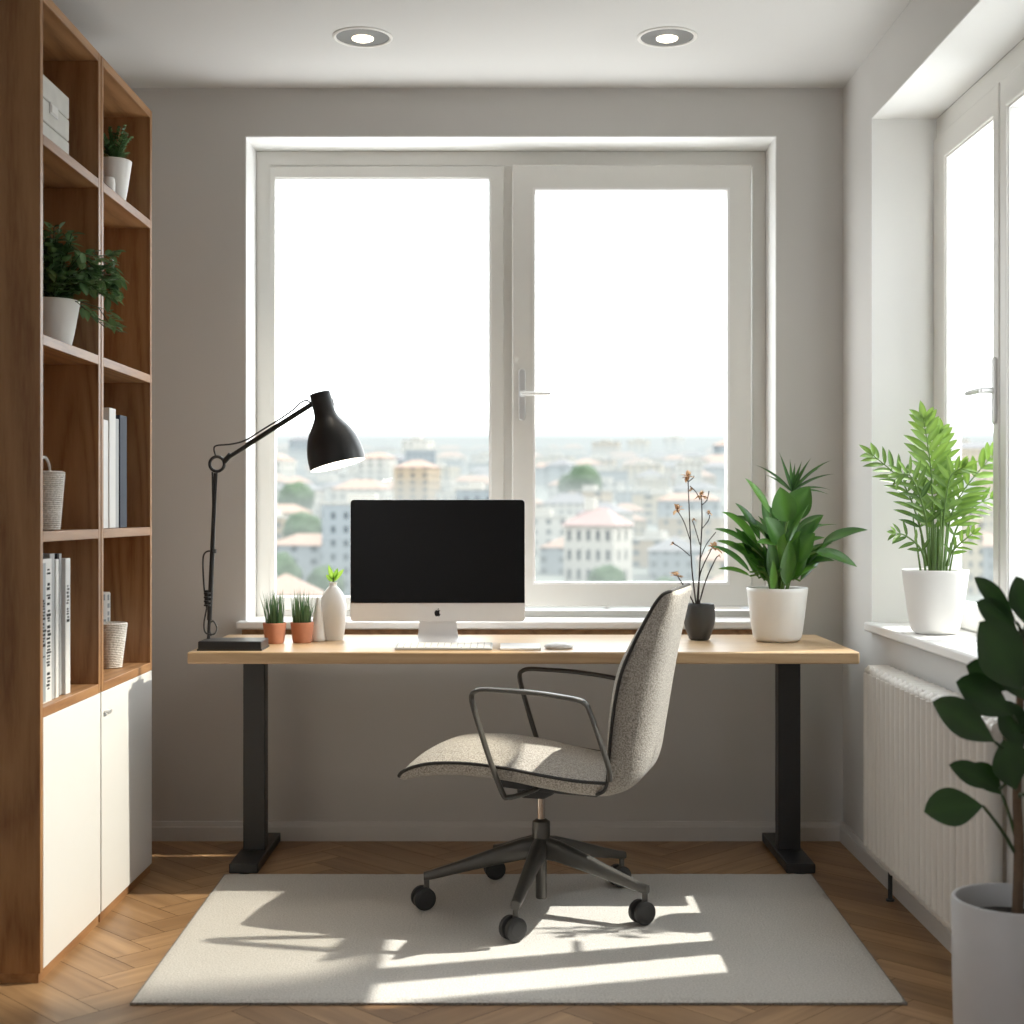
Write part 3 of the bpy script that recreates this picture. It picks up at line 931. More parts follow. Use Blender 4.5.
for i, s_ in enumerate(branches):
    b.tube(catmull([at(px, py, Yd + random.uniform(-.012, .012) * k) for k, (px, py) in enumerate(s_)], 4), .0016, 6)
obj('side_twigs', b, M['twig'], t)
for (px, py, s_) in ((688, 477, .020), (677, 510, .019), (701, 496, .018), (714, 548, .021), (676, 576, .019), (709, 513, .010), (673, 544, .009), (694, 520, .008), (691, 490, .009), (719, 556, .006)):
    b = MB(); flower(b, at(px, py, Yd), s_ * 1.3)
    obj('blossom', b, M['dry'], t)

# broad leaved plant on the desk
px_, py_ = .898, 4.74
t = thing('broad_leaf_plant', 'lush dark green broad-leaved plant in a white pot on the desk corner', 'plant', (px_, py_, DZ))
pot(t, px_, py_, DZ, .103, .082, .180, M['white'], rnd=.022, th=.005)
st, lf, pm = MB(), MB(), MB()
root = Vector((px_, py_, DZ + .165))
def arched(tip, mid, L, W, tint, droop=.45, yoff=0., prof='ovate', roll=0., base_px=777):
    """petiole from the pot to mid pixel, blade on to the tip pixel"""
    a = at(mid[0], mid[1], py_ + yoff * .7); b_ = at(tip[0], tip[1], py_ + yoff)
    r0 = at(base_px + (mid[0] - 777) * .22, 592, py_ + yoff * .25)
    m_ = (r0 + a) / 2 + Vector(((r0.x - a.x) * .18, 0, .03))
    st.tube(catmull([r0, m_, a], 5), .0036, 7)
    d = (b_ - a); L_ = d.length
    dd = d / L_ + Vector((0, 0, droop))
    dirv = dd.normalized()
    # leaf whose end lands on the tip
    s_ = dd.length
    lf.leaf(a, dirv, L_ * s_, W, droop / s_, .30, 10, prof, tint, roll=roll, up=(0, -.55, .85))
arched((714, 529), (752, 548), 0, .040, .35, .30, -.12)
arched((722, 512), (757, 545), 0, .055, .75, .35, -.10)
arched((735, 503), (760, 540), 0, .045, .15, .30, -.09)
arched((716, 541), (757, 566), 0, .045, .60, .40, -.10)
arched((712, 546), (750, 572), 0, .040, .25, .30, -.13)
arched((718, 569), (750, 576), 0, .030, .80, .25, -.10)
arched((745, 478), (770, 513), 0, .040, .85, .15, -.06)
arched((868, 530), (822, 545), 0, .050, .30, .30, -.03)
arched((857, 567), (815, 552), 0, .062, .40, .20, -.10)
arched((835, 561), (800, 566), 0, .040, .20, .30, -.05)
arched((810, 487), (788, 520), 0, .095, .40, .05, -.05, roll=.5)
arched((780, 487), (787, 522), 0, .085, .55, .02, -.08, roll=-.6)
arched((765, 517), (780, 545), 0, .080, .35, .1, -.10, roll=-.3)
arched((815, 533), (796, 562), 0, .070, .45, .15, -.12, roll=.3)
arched((757, 543), (776, 545), 0, .042, 1.0, .15, -.14)
arched((824, 515), (795, 535), 0, .045, .25, .25, .03)
arched((822, 524), (798, 545), 0, .035, .35, .35, .0)
arched((790, 540), (786, 585), 0, .055, .55, .0, -.11, roll=.2)
arched((770, 535), (774, 585), 0, .045, .35, .0, -.10)
arched((785, 520), (778, 575), 0, .060, .15, .0, .02)
arched((760, 545), (768, 582), 0, .050, .4, .1, -.06)
arched((800, 530), (790, 575), 0, .055, .25, .05, .04)
arched((746, 557), (764, 580), 0, .038, .55, .2, -.09)
arched((808, 556), (794, 580), 0, .042, .6, .15, -.08)
arched((773, 560), (773, 590), 0, .028, .95, .0, -.13)
arched((762, 500), (776, 540), 0, .060, .2, .1, .04)
arched((790, 505), (785, 550), 0, .07, .25, .0, .05)
rp_ = random.Random(5)
for k in range(30):
    a = rp_.uniform(0, 2 * math.pi)
    mx_ = 777 + 26 * math.cos(a) * rp_.uniform(.3, 1); my_ = rp_.uniform(535, 582)
    L_ = rp_.uniform(18, 52); lean = math.cos(a)
    tipx = mx_ + L_ * (lean * .85 + rp_.uniform(-.15, .15)); tipy = my_ - L_ * rp_.uniform(.25, .95)
    yo_ = -.11 * abs(math.sin(a)) if rp_.random() < .75 else .06 * abs(math.sin(a))
    if tipx < 745: yo_ = min(yo_, -.08)
    arched((max(728, min(838, tipx)), tipy), (mx_, my_), 0, rp_.uniform(.026, .052), rp_.choice((.05, .15, .25, .4, .55, .75, .95)), rp_.uniform(.1, .4), yo_, rp_.choice(('ovate', 'lance', 'ovate')), rp_.uniform(-.5, .5))
# palm like tuft on top
base = at(792, 492, py_ + .04)
st.tube(catmull([root + Vector((.01, .02, 0)), at(784, 540, py_ + .03), base], 5), .005, 8)
for (tx, ty) in ((779, 452), (790, 459), (795, 463), (802, 461), (811, 458), (832, 460), (835, 474), (831, 490), (830, 495), (755, 465), (766, 475), (820, 468)):
    tip = at(tx, ty, py_ + .04 + random.uniform(-.05, .05))
    d = tip - base; L_ = d.length; dr = .06 + .28 * min(1, abs(d.x) / .12)
    dd = d / L_ + Vector((0, 0, dr)); s_ = dd.length
    lf.leaf(base, dd / s_, L_ * s_, .013, dr / s_, .3, 9, 'lance', random.uniform(.05, .35), up=(0, -.7, .7))
obj('stems', st, M['stem'], t); obj('foliage', lf, M['lf_desk'], t, smooth=60)

# ------------------------------------------------------------------ computer
MY = 4.72
pc = thing('desktop_computer', 'silver all-in-one desktop computer with a black screen on a metal stand', 'computer', (-.25, MY, DZ))
def rrect(x0, z0, x1, z1, r, k=8, top=True, bot=True):
    pts = []
    for cx_, cz_, a0, on in ((x1 - r, z1 - r, 0, top), (x0 + r, z1 - r, 90, top), (x0 + r, z0 + r, 180, bot), (x1 - r, z0 + r, 270, bot)):
        if on:
            for i in range(k + 1):
                a = R(a0 + 90 * i / k); pts.append((cx_ + r * math.cos(a), cz_ + r * math.sin(a)))
        else:
            pts.append((cx_ + (r if a0 in (0, 270) else -r), cz_ + (r if a0 in (0, 90) else -r)))
    return pts
sx0, sx1, sz0, sz1 = at(350.3, 0, MY).x, at(525, 0, MY).x, at(0, 621.5, MY).z, at(0, 499.5, MY).z
VM = Matrix(((1, 0, 0, 0), (0, 0, -1, MY), (0, 1, 0, 0), (0, 0, 0, 1)))   # (x, z, out) -> world, out = -Y
b = MB(); b.prism(rrect(sx0, sz0, sx1, sz1, .013), -.022, 0, VM)
obj('housing', b, M['alu'], pc, bevel=.002)
zc = at(0, 603, MY).z
b = MB(); b.prism(rrect(sx0 + .001, zc, sx1 - .001, sz1 - .001, .012, bot=False), 0.0001, .0022, VM)
obj('screen', b, M['screen'], pc)
# emblem on the chin
def emblem(cx_, cz_, s):
    body = [(-.02, .62), (.16, .70), (.36, .74), (.58, .66), (.72, .50), (.55, .34), (.48, .14), (.52, -.08), (.64, -.26), (.80, -.34), (.70, -.60), (.54, -.84), (.36, -.96), (.18, -.92), (.0, -.86), (-.18, -.92), (-.36, -.97), (-.56, -.82), (-.74, -.52), (-.83, -.14), (-.80, .20), (-.66, .50), (-.44, .68), (-.22, .70)]
    P = [(cx_ + x * s, cz_ + y * s) for x, y in [(p.x, p.y) for p in catmull([(x, y, 0) for x, y in body + [body[0]]], 3)][:-1]]
    lf_ = [(.0, .80), (.04, .98), (.16, 1.14), (.34, 1.24), (.36, 1.08), (.28, .92), (.14, .82)]
    return P, [(cx_ + x * s, cz_ + y * s) for x, y in lf_]
body, lfp = emblem(at(437.5, 0, MY).x, at(0, 612.5, MY).z - .001, .0125)
b = MB(); b.prism(body, 0.0001, .0008, VM); b.prism(lfp, .0001, .0008, VM)
obj('emblem', b, M['ink'], pc, smooth=0)
# stand: curved neck and foot
cxs = at(437.5, 0, MY).x
b = MB()
cur = catmull([(0, MY + .012, sz0 + .10), (0, MY + .03, sz0 + .02), (0, MY + .03, DZ + .030), (0, MY + .018, DZ + .010), (0, MY - .02, DZ + .0035), (0, MY - .085, DZ + .003)], 6)
rows = []
for i, p in enumerate(cur):
    u = i / (len(cur) - 1)
    w = .062 + .028 * max(0, (u - .12) / .88) ** 1.6
    tn = (cur[min(i+1, len(cur)-1)] - cur[max(i-1, 0)]).normalized(); nn = Vector((1, 0, 0)).cross(tn)
    rows.append([Vector((cxs - w, p.y, p.z)) + nn * .003, Vector((cxs + w, p.y, p.z)) + nn * .003, Vector((cxs + w, p.y, p.z)) - nn * .003, Vector((cxs - w, p.y, p.z)) - nn * .003])
b.grid(rows, closed=True, capends=True)
b.box(cxs - .08, MY + .0, DZ, cxs + .08, MY + .09, DZ + .006)
obj('stand', b, M['alu'], pc, smooth=50, bevel=.001)

# keyboard
def wedge(b, x0, x1, y0, y1, z, h0, h1, tint=.5):
    b.add([(x0,y0,z),(x1,y0,z),(x1,y1,z),(x0,y1,z),(x0,y0,z+h0),(x1,y0,z+h0),(x1,y1,z+h1),(x0,y1,z+h1)], [(0,3,2,1),(4,5,6,7),(0,1,5,4),(1,2,6,5),(2,3,7,6),(3,0,4,7)], tint)
kb = thing('keyboard', 'slim white and silver keyboard in front of the computer stand', 'keyboard', (-.217, 4.49, DZ))
kx0, kx1, ky0, ky1 = -.371, -.063, 4.425, 4.545
b = MB(); wedge(b, kx0, kx1, ky0, ky1, DZ + .001, .006, .013)
obj('keyboard_body', b, M['keybase'], kb, bevel=.0015)
b = MB()
for r_ in range(6):
    y0 = ky0 + .005 + r_ * .0187; n = 14
    widths = [1] * n
    if r_ == 0: widths = [1, 1, 1, 1.3, 5.2, 1.3, 1, 1, 1]
    tot = sum(widths); x = kx0 + .005; W_ = (kx1 - kx0 - .01)
    for w in widths:
        ww = W_ * w / tot
        zz = DZ + .007 + .007 * ((y0 - ky0) / (ky1 - ky0)) 
        wedge(b, x + .0014, x + ww - .0014, y0, y0 + .0155, zz - .001, .0026, .0036)
        x += ww
obj('keys', b, M['key'], kb)
tp = thing('trackpad', 'flat white trackpad on the desk between keyboard and mouse', 'trackpad', (.027, 4.48, DZ))
b = MB(); wedge(b, -.038, .092, 4.425, 4.535, DZ + .001, .0045, .011)
obj('trackpad_body', b, M['alu'], tp, bevel=.0015)
b = MB(); b.add([(-.0375,4.4255,DZ+.0058),(.0915,4.4255,DZ+.0058),(.0915,4.5345,DZ+.0123),(-.0375,4.5345,DZ+.0123),(-.0375,4.4255,DZ+.0066),(.0915,4.4255,DZ+.0066),(.0915,4.5345,DZ+.0131),(-.0375,4.5345,DZ+.0131)], [(0,3,2,1),(4,5,6,7),(0,1,5,4),(1,2,6,5),(2,3,7,6),(3,0,4,7)])
obj('touch_surface', b, M['key'], tp)
ms = thing('computer_mouse', 'low white computer mouse lying at the end of the keyboard row', 'mouse', (.15, 4.48, DZ))
def mouse(z0, hh, k):
    rows = []
    for i in range(13):
        a = math.pi * i / 12
        row = []
        for j in range(28):
            f = 2 * math.pi * j / 28
            sx_ = math.copysign(abs(math.cos(f)) ** .75, math.cos(f)); sy_ = math.copysign(abs(math.sin(f)) ** .75, math.sin(f))
            rr_ = math.sin(a / 2)
            row.append(Vector((.15 + .047 * k * rr_ * sx_, 4.48 + .03 * k * rr_ * sy_, z0 + hh * math.cos(a / 2) ** .8)))
        rows.append(row)
    return rows
b = MB(); b.grid(mouse(DZ + .005, .015, 1), closed=True)
obj('mouse_shell', b, M['key'], ms, smooth=80)
b = MB(); b.lathe([(.001, 0), (.9, 0), (1, .5), (1, 1)], 28, Matrix.Translation((.15, 4.48, DZ)) @ Matrix.Diagonal((.044, .0275, .0065, 1)))
obj('mouse_base', b, M['alu'], ms)

# ------------------------------------------------------------------ office chair
CX, CY, CROT = .088, 4.222, 0
ch = thing('office_chair', 'oatmeal tweed office swivel chair with thin black armrests on the rug', 'chair', (CX, CY, .011))
Fv = Vector((-.966, .259, 0)); Sv = Vector((-.259, -.966, 0))
def cp(u, w, z): return Vector((CX, CY, 0)) + Fv * u + Sv * w + Vector((0, 0, z))
# seat
prof = [  # u, piping z, crown, thickness, half width
    (.378, .422, .002, .004, .205), (.374, .428, .012, .020, .222), (.358, .442, .022, .034, .232), (.32, .459, .030, .042, .238), (.26, .472, .036, .046, .241),
    (.16, .476, .039, .048, .242), (.05, .468, .038, .049, .242), (-.06, .452, .034, .050, .240), (-.16, .440, .026, .050, .236), (-.235, .437, .016, .048, .230), (-.265, .438, .006, .040, .226)]
dense = catmull([Vector((a, b_, c)) for a, b_, c, d, e_ in prof], 5)
dense2 = catmull([Vector((d, e_, 0)) for a, b_, c, d, e_ in prof], 5)
rows = []
for p, q_ in zip(dense, dense2):
    u, zp, cr_ = p; th_, W_ = q_.x, q_.y
    row = []
    n = 22
    for i in range(n + 1):
        w = -1 + 2 * i / n; w = math.copysign(abs(w) ** .75, w)
        row.append(cp(u, w * W_, zp + cr_ * (1 - abs(w) ** 2.6)))
    for i in range(1, n):
        w = 1 - 2 * i / n; w = math.copysign(abs(w) ** .6, w)
        row.append(cp(u, w * W_, zp - th_ * (1 - abs(w) ** 9) ** .5))
    rows.append(row)
b = MB(); b.grid(rows, closed=True, capends=True)
obj('seat', b, M['tweed'], ch, smooth=80)
b = MB()
for s_ in (1, -1):
    b.tube([cp(p.x, s_ * (q_.y + .0005), p.y) for p, q_ in zip(dense, dense2) if p.x > -.25], .0052, 8)
b.tube([cp(dense[0].x + .001, w / 10 * dense2[0].y, dense[0].y) for w in range(-10, 11)], .0052, 8)
obj('seat_piping', b, M['piping'], ch)
# backrest
bp_ = [  # front u,z ; rear u,z ; half width
    (-.215, .402, -.222, .394, .224), (-.238, .415, -.285, .402, .228), (-.248, .445, -.325, .432, .229), (-.252, .50, -.346, .48, .229), (-.256, .557, -.358, .545, .228),
    (-.268, .66, -.376, .65, .224), (-.287, .75, -.392, .742, .218), (-.320, .83, -.409, .83, .212), (-.350, .89, -.423, .895, .206), (-.378, .940, -.433, .940, .207),
    (-.400, .968, -.438, .964, .203), (-.420, .978, -.433, .974, .193)]
dA = catmull([Vector((a, b_, 0)) for a, b_, c, d, e_ in bp_], 5); dB = catmull([Vector((c, d, e_)) for a, b_, c, d, e_ in bp_], 5)
rows = []
for p, q_ in zip(dA, dB):
    fu, fz = p.x, p.y; ru, rz, W_ = q_
    row = []; n = 22
    for i in range(n + 1):
        w = -1 + 2 * i / n; w = math.copysign(abs(w) ** .75, w)
        k = .28 * (1 - abs(w) ** 4)
        row.append(cp(fu + (fu - ru) * k, w * W_, fz + (fz - rz) * k))
    for i in range(1, n):
        w = 1 - 2 * i / n; w = math.copysign(abs(w) ** .6, w)
        k = (1 - abs(w) ** 5) ** .42
        row.append(cp(fu + (ru - fu) * k, w * W_, fz + (rz - fz) * k))
    rows.append(row)
b = MB(); b.grid(rows, closed=True, capends=True)
obj('backrest', b, M['tweed'], ch, smooth=80)
b = MB()
path = [cp(p.x, q_.z + .0005, p.y) for p, q_ in zip(dA, dB)] + [cp(dA[-1].x - .002, w / 10 * dB[-1].z, dA[-1].y) for w in range(9, -10, -1)] + [cp(p.x, -q_.z - .0005, p.y) for p, q_ in reversed(list(zip(dA, dB)))]
b.tube(path, .0052, 8)
obj('backrest_piping', b, M['piping'], ch)
# armrests
for s_ in (1, -1):
    ap = [(-.262, .452, .262), (-.258, .49, .266), (-.232, .57, .270), (-.205, .645, .270), (-.192, .664, .270), (-.165, .675, .270), (-.05, .689, .270), (.06, .694, .270), (.105, .6945, .270), (.128, .688, .270), (.138, .672, .270), (.128, .625, .268), (.085, .49, .262), (.05, .398, .255), (.036, .386, .245), (.01, .388, .215), (-.02, .395, .16), (-.03, .397, .08)]
    b = MB(); pts = catmull([cp(u, s_ * w, z) for u, z, w in ap], 5)
    b.tube(pts, .0150, 12, flat=.48, up=Sv)
    obj('armrest', b, M['graphite'], ch, smooth=60)
# underside plate, mechanism, column
b = MB()
ml = [(.10, .425), (.08, .40), (-.02, .392), (-.20, .385), (-.24, .40), (-.24, .41), (.10, .43)]
rows = [[cp(u, w, z - .004) for u, z in ml] for w in (-.16, .16)]
b.grid(rows, closed=True, capends=True)
obj('seat_plate', b, M['plastic'], ch, bevel=.004)
b = MB()
ml = [(.065, .402), (.062, .362), (.045, .345), (-.02, .345), (-.045, .358), (-.095, .395), (-.09, .405)]
b.grid([[cp(u, w, z) for u, z in ml] for w in (-.055, .055)], closed=True, capends=True)
b.cyl(cp(.03, .05, .366), cp(.03, .085, .366), .012)
obj('tilt_mechanism', b, M['plastic'], ch, bevel=.006, seg=3)
b = MB(); b.cyl((CX, CY, .26), (CX, CY, .35), .012)
obj('gas_lift', b, M['chrome'], ch)
b = MB(); Mx = Matrix.Translation((CX, CY, 0))
b.lathe([(.001, .276), (.014, .276), (.020, .272), (.0265, .268), (.027, .262), (.027, .19), (.030, .185), (.030, .165), (.017, .160), (.017, .040), (.015, .036), (.001, .036)], 32, Mx)
obj('column_sleeve', b, M['graphite'], ch)
for k in range(5):
    a = R(41 + 72 * k)
    D = Vector((math.cos(a), math.sin(a), 0)); Q = Vector((-math.sin(a), math.cos(a), 0)); C0 = Vector((CX, CY, 0))
    RL = .345
    b = MB(); rows = []
    for (r_, z, hh, ww) in ((.012, .190, .034, .024), (.06, .184, .031, .022), (.15, .162, .025, .019), (.25, .135, .018, .0165), (.33, .114, .0135, .0145), (RL + .009, .110, .012, .0135)):
        row = []
        for i in range(12):
            f = 2 * math.pi * i / 12
            cx_ = math.copysign(abs(math.cos(f)) ** .6, math.cos(f)); cz_ = math.copysign(abs(math.sin(f)) ** .6, math.sin(f))
            row.append(C0 + D * r_ + Q * (ww * cx_) + Vector((0, 0, z + hh * cz_)))
        rows.append(row)
    b.grid(rows, closed=True, capends=True)
    b.cyl(C0 + D * RL + Vector((0, 0, .108)), C0 + D * RL + Vector((0, 0, .060)), .0085, n=14)
    leg = obj('leg', b, M['graphite'], ch, smooth=50)
    wa = R((-62, -80, -70, -55, -62)[k])
    wd = Vector((math.cos(wa), math.sin(wa), 0)); off = Vector((wd.y, -wd.x, 0)) * (.010)
    cc = C0 + D * RL + off + Vector((0, 0, .046))
    b = MB()
    b.tube([cc - wd * .007, cc + wd * .007], [.022, .022], 20)
    b.cyl(cc + Vector((0, 0, .01)) - off, C0 + D * RL + Vector((0, 0, .07)), .010, n=14)
    cs = obj('caster', b, M['plastic'], leg)
    for s_ in (-1, 1):
        b = MB()
        b.tube([cc + wd * s_ * .007, cc + wd * s_ * .0085, cc + wd * s_ * .021, cc + wd * s_ * .0245, cc + wd * s_ * .0245, cc + wd * s_ * .0255], [.030, .0335, .0335, .029, .022, .021], 28)
        obj('wheel', b, M['plastic'], leg, smooth=40)

# ------------------------------------------------------------------ radiator
rd = thing('radiator', 'cream column radiator on the wall under the side window', 'radiator', (1.14, 3.8, 0))
ny = 23; y_hi = 4.375; pitch = .0505
sec = None
for k in range(ny):
    y = y_hi - .025 - k * pitch
    if sec is None:
        b = MB()
        for xc in (1.113, 1.167):
            b.tube([(xc, y, .165), (xc, y, .70)], .0215, 14, flat=.80, up=(1, 0, 0))
        # rounded top and bottom heads
        for zc_ in (.703, .158):
            pts = [(1.100, y, zc_), (1.108, y, zc_), (1.172, y, zc_), (1.180, y, zc_)]
            b.tube(pts, [.010, .0215, .0215, .010], 16)
        for xc in (1.113, 1.167):
            for zc_ in (.703, .158):
                b.tube([(xc, y - .0255, zc_), (xc, y + .0255, zc_)], .013, 12)
        sec = obj('section', b, M['rad'], rd, smooth=50); y_ref = y
    else:
        c = sec.copy(); COL.objects.link(c); c.parent = rd; c.location.y = sec.location.y + (y - y_ref)
for y in (4.32, 3.22):
    b = MB(); b.cyl((1.167, y, 0), (1.167, y, .145), .007); b.cyl((1.167, y, 0), (1.167, y, .006), .013)
    obj('leg', b, M['black'], rd)
b = MB(); b.cyl((1.14, y_hi - 23 * pitch, .158), (1.14, y_hi - 23 * pitch - .05, .158), .012); b.cyl((1.14, y_hi - 23 * pitch - .045, .158), (1.14, y_hi - 23 * pitch - .045, .02), .009)
obj('valve', b, M['metal'], rd)
for y in (4.2, 3.4):
    b = MB(); b.box(1.175, y - .012, .60, XR - .004, y + .012, .625); obj('wall_bracket', b, M['rad'], rd)

# ------------------------------------------------------------------ plant on the side sill
zx, zy, zz0 = 1.288, 4.26, .83
t = thing('zz_plant', 'bright green feather-leaved plant in a white pot on the side window sill', 'plant', (zx, zy, zz0))
t.name = 'sill_plant'
pot(t, zx, zy, zz0, .099, .074, .193, M['white'], rnd=.025, th=.006)
st, lf = MB(), MB()
def frond(pts_px, yo, nleaf, L0, W0, tint0, base_px):
    P = [at(base_px, 566, zy + yo * .1)] + [at(px, py, zy + yo * (i + 1) / len(pts_px)) for i, (px, py) in enumerate(pts_px)]
    C = catmull(P, 8)
    st.tube(C, [.0042 - .0028 * i / (len(C) - 1) for i in range(len(C))], 7)
    n = len(C)
    for i in range(nleaf):
        q = .28 + .72 * i / (nleaf - 1); idx = min(n - 2, int(q * (n - 1)))
        p = C[idx].lerp(C[idx + 1], q * (n - 1) - idx)
        tg = (C[min(idx + 1, n - 1)] - C[max(idx - 1, 0)]).normalized()
        sd = tg.cross(Vector((0, -1, .15))).normalized()
        for s_ in (-1, 1):
            a = .85 - .45 * q
            d = sd * s_ * (.5 + a * .6) + tg * (.62 + .4 * q) + Vector((0, random.uniform(-.45, .25), 0))
            LL = L0 * (.72 + .5 * math.sin(math.pi * min(1, q * 1.02)) ) * random.uniform(.88, 1.1)
            lf.leaf(p, d, LL, W0 * random.uniform(.85, 1.1), .12, .3, 6, 'ovate', min(1, tint0 + .45 * q + random.uniform(-.22, .22)), up=(s_ * .25, -.85, .5))
    lf.leaf(C[-1], (C[-1] - C[-4]), L0 * .8, W0, .05, .3, 6, 'ovate', min(1, tint0 + .5), up=(0, -.9, .3))
frond([(933, 520), (931, 470), (924, 422)], .0, 14, .088, .024, .40, 934)
frond([(950, 520), (964, 490), (992, 456)], -.02, 11, .080, .021, .35, 944)
frond([(918, 520), (902, 482), (874, 456)], .02, 11, .074, .018, .15, 928)
frond([(956, 530), (972, 508), (996, 496)], .03, 8, .058, .014, .2, 948)
frond([(925, 515), (912, 478), (901, 474)], -.06, 9, .066, .016, .10, 930)
frond([(944, 515), (950, 478), (962, 468)], -.06, 9, .066, .018, .35, 938)
frond([(938, 500), (940, 460), (940, 434)], .05, 9, .07, .021, .55, 938)
frond([(920, 548), (906, 536), (896, 533)], -.06, 5, .05, .014, .1, 926)
frond([(952, 552), (962, 542), (972, 534)], -.06, 5, .045, .013, .15, 946)
for k in range(26):
    a = random.uniform(0, 6.28); r_ = random.uniform(0, .05)
    p = Vector((zx + r_ * math.cos(a), zy + r_ * math.sin(a), zz0 + .175))
    st.tube([p, p + Vector((math.cos(a) * r_ * .6, math.sin(a) * r_ * .4, random.uniform(.10, .2)))], [.0036, .002], 6, )
obj('stems', st, M['stem'], t); obj('foliage', lf, M['lf_zz'], t, smooth=60)

# ------------------------------------------------------------------ big dark plant
fx_, fy_ = 1.075, 3.0
t = thing('rubber_plant', 'tall dark glossy plant with big oval leaves in a grey floor pot', 'plant', (fx_, fy_, 0))
b = MB(); Mx = Matrix.Translation((fx_, fy_, 0)); rp = .128; hp = .372
pr = [(.001, 0), (.06, 0)]
for k in range(1, 11):
    a = k / 10 * math.pi / 2; pr.append((.06 + (rp - .004 - .06) * math.sin(a), .10 - .10 * math.cos(a)))
pr += [(rp - .002, .2), (rp, hp - .004), (rp - .003, hp), (rp - .008, hp), (rp - .011, hp - .004), (rp - .012, hp - .08), (rp - .02, hp - .1)]
b.lathe(pr, 64, Mx); obj('pot', b, M['greypot'], t, smooth=50)
b = MB(); b.lathe([(rp - .012, hp - .05), (.05, hp - .045), (.001, hp - .043)], 40, Mx); obj('soil', b, M['soil'], t)
st, lf, tk = MB(), MB(), MB()
trunk = catmull([Vector((fx_ + .008, fy_, hp - .05)), at(1019, 850, fy_), at(1017, 790, fy_), at(1020, 700, fy_), at(1024, 640, fy_)], 6)
tk.tube(trunk, [.013 - .006 * i / (len(trunk) - 1) for i in range(len(trunk))], 10)
obj('trunk', tk, M['bark'], t)
def bigleaf(node, mid, tip, W, tint, yo, droop=.10, roll=0.):
    p0 = at(node[0], node[1], fy_ + .01); a = at(mid[0], mid[1], fy_ + yo * .6); e_ = at(tip[0], tip[1], fy_ + yo)
    st.tube(catmull([p0, (p0 + a) / 2 + Vector((0, 0, .008)), a], 5), [.0042] * 5 + [.0036] * 5 + [.003], 7)
    d = e_ - a; L_ = d.length; dd = d / L_ + Vector((0, 0, droop)); s_ = dd.length
    lf.leaf(a, dd / s_, L_ * s_, W, droop / s_, .16, 14, 'obovate', tint, up=(0, -.92, .42), roll=roll, wav=.012)
bigleaf((1019, 860), (983, 806), (924, 812), .082, .45, -.10, .10)
bigleaf((1019, 850), (1002, 795), (972, 764), .055, .3, -.02, .1)
bigleaf((1018, 780), (999, 790), (949, 765), .052, .25, -.06, .12)
bigleaf((1019, 770), (995, 742), (932, 702), .080, .3, -.14, .06)
bigleaf((1020, 735), (1012, 715), (956, 682), .088, .2, -.08, .08)
bigleaf((1020, 700), (1008, 690), (966, 666), .075, .15, -.05, .06)
bigleaf((1021, 690), (1022, 690), (979, 622), .120, .4, -.12, .02)
bigleaf((1022, 650), (1018, 632), (976, 602), .062, .2, -.03, .08)
bigleaf((1023, 640), (1016, 622), (974, 577), .045, .35, -.02, .12)
bigleaf((1023, 640), (1026, 625), (1016, 576), .060, .3, -.05, .02)
bigleaf((1023, 660), (1030, 650), (1060, 600), .080, .3, -.10, .05)
bigleaf((1020, 740), (1028, 730), (1075, 700), .085, .3, -.08, .08)
bigleaf((1018, 800), (1024, 795), (1068, 790), .080, .3, -.10, .1)
bigleaf((1018, 790), (1012, 780), (996, 755), .055, .5, -.03, .04)
bigleaf((1020, 760), (1022, 752), (1004, 700), .070, .15, -.02, .02)
bigleaf((1019, 740), (1016, 790), (1003, 740), .085, .35, -.06, .02)
bigleaf((1022, 680), (1025, 700), (1012, 655), .090, .2, -.05, .02)
obj('petioles', st, M['stemdk'], t); obj('foliage', lf, M['lf_fig'], t, smooth=60)

# ------------------------------------------------------------------ the city outside
def ground_z(x, y): return -35 + .072 * (y - 100) + 4 * noise.noise(Vector((x * .004, y * .003, 1)))
def facade(name, c, win=(.035, .045, .05), px=2.9, pz=3.1):
    m, nt, b = _new(name)
    N = nt.nodes.new; L = nt.links.new
    tc = N('ShaderNodeTexCoord'); sp = N('ShaderNodeSeparateXYZ'); L(tc.outputs['Object'], sp.inputs[0])
    ad = N('ShaderNodeMath'); ad.operation = 'ADD'; L(sp.outputs['X'], ad.inputs[0]); L(sp.outputs['Y'], ad.inputs[1])
    def band(src, per, lo, hi, off=0.):
        d = N('ShaderNodeMath'); d.operation = 'MULTIPLY_ADD'; d.inputs[1].default_value = 1 / per; d.inputs[2].default_value = off; L(src, d.inputs[0])
        f = N('ShaderNodeMath'); f.operation = 'FRACT'; L(d.outputs[0], f.inputs[0])
        g = N('ShaderNodeMath'); g.operation = 'GREATER_THAN'; g.inputs[1].default_value = lo; L(f.outputs[0], g.inputs[0])
        h = N('ShaderNodeMath'); h.operation = 'LESS_THAN'; h.inputs[1].default_value = hi; L(f.outputs[0], h.inputs[0])
        k = N('ShaderNodeMath'); k.operation = 'MULTIPLY'; L(g.outputs[0], k.inputs[0]); L(h.outputs[0], k.inputs[1])
        return k.outputs[0]
    a = band(ad.outputs[0], px, .33, .67); z = band(sp.outputs['Z'], pz, .3, .78)
    k = N('ShaderNodeMath'); k.operation = 'MULTIPLY'; L(a, k.inputs[0]); L(z, k.inputs[1])
    mx = N('ShaderNodeMix'); mx.data_type = 'RGBA'; mx.inputs['A'].default_value = (*c, 1); mx.inputs['B'].default_value = (*win, 1)
    L(k.outputs[0], mx.inputs['Factor']); L(mx.outputs['Result'], b.inputs['Base Color']); b.inputs['Roughness'].default_value = .9
    return m
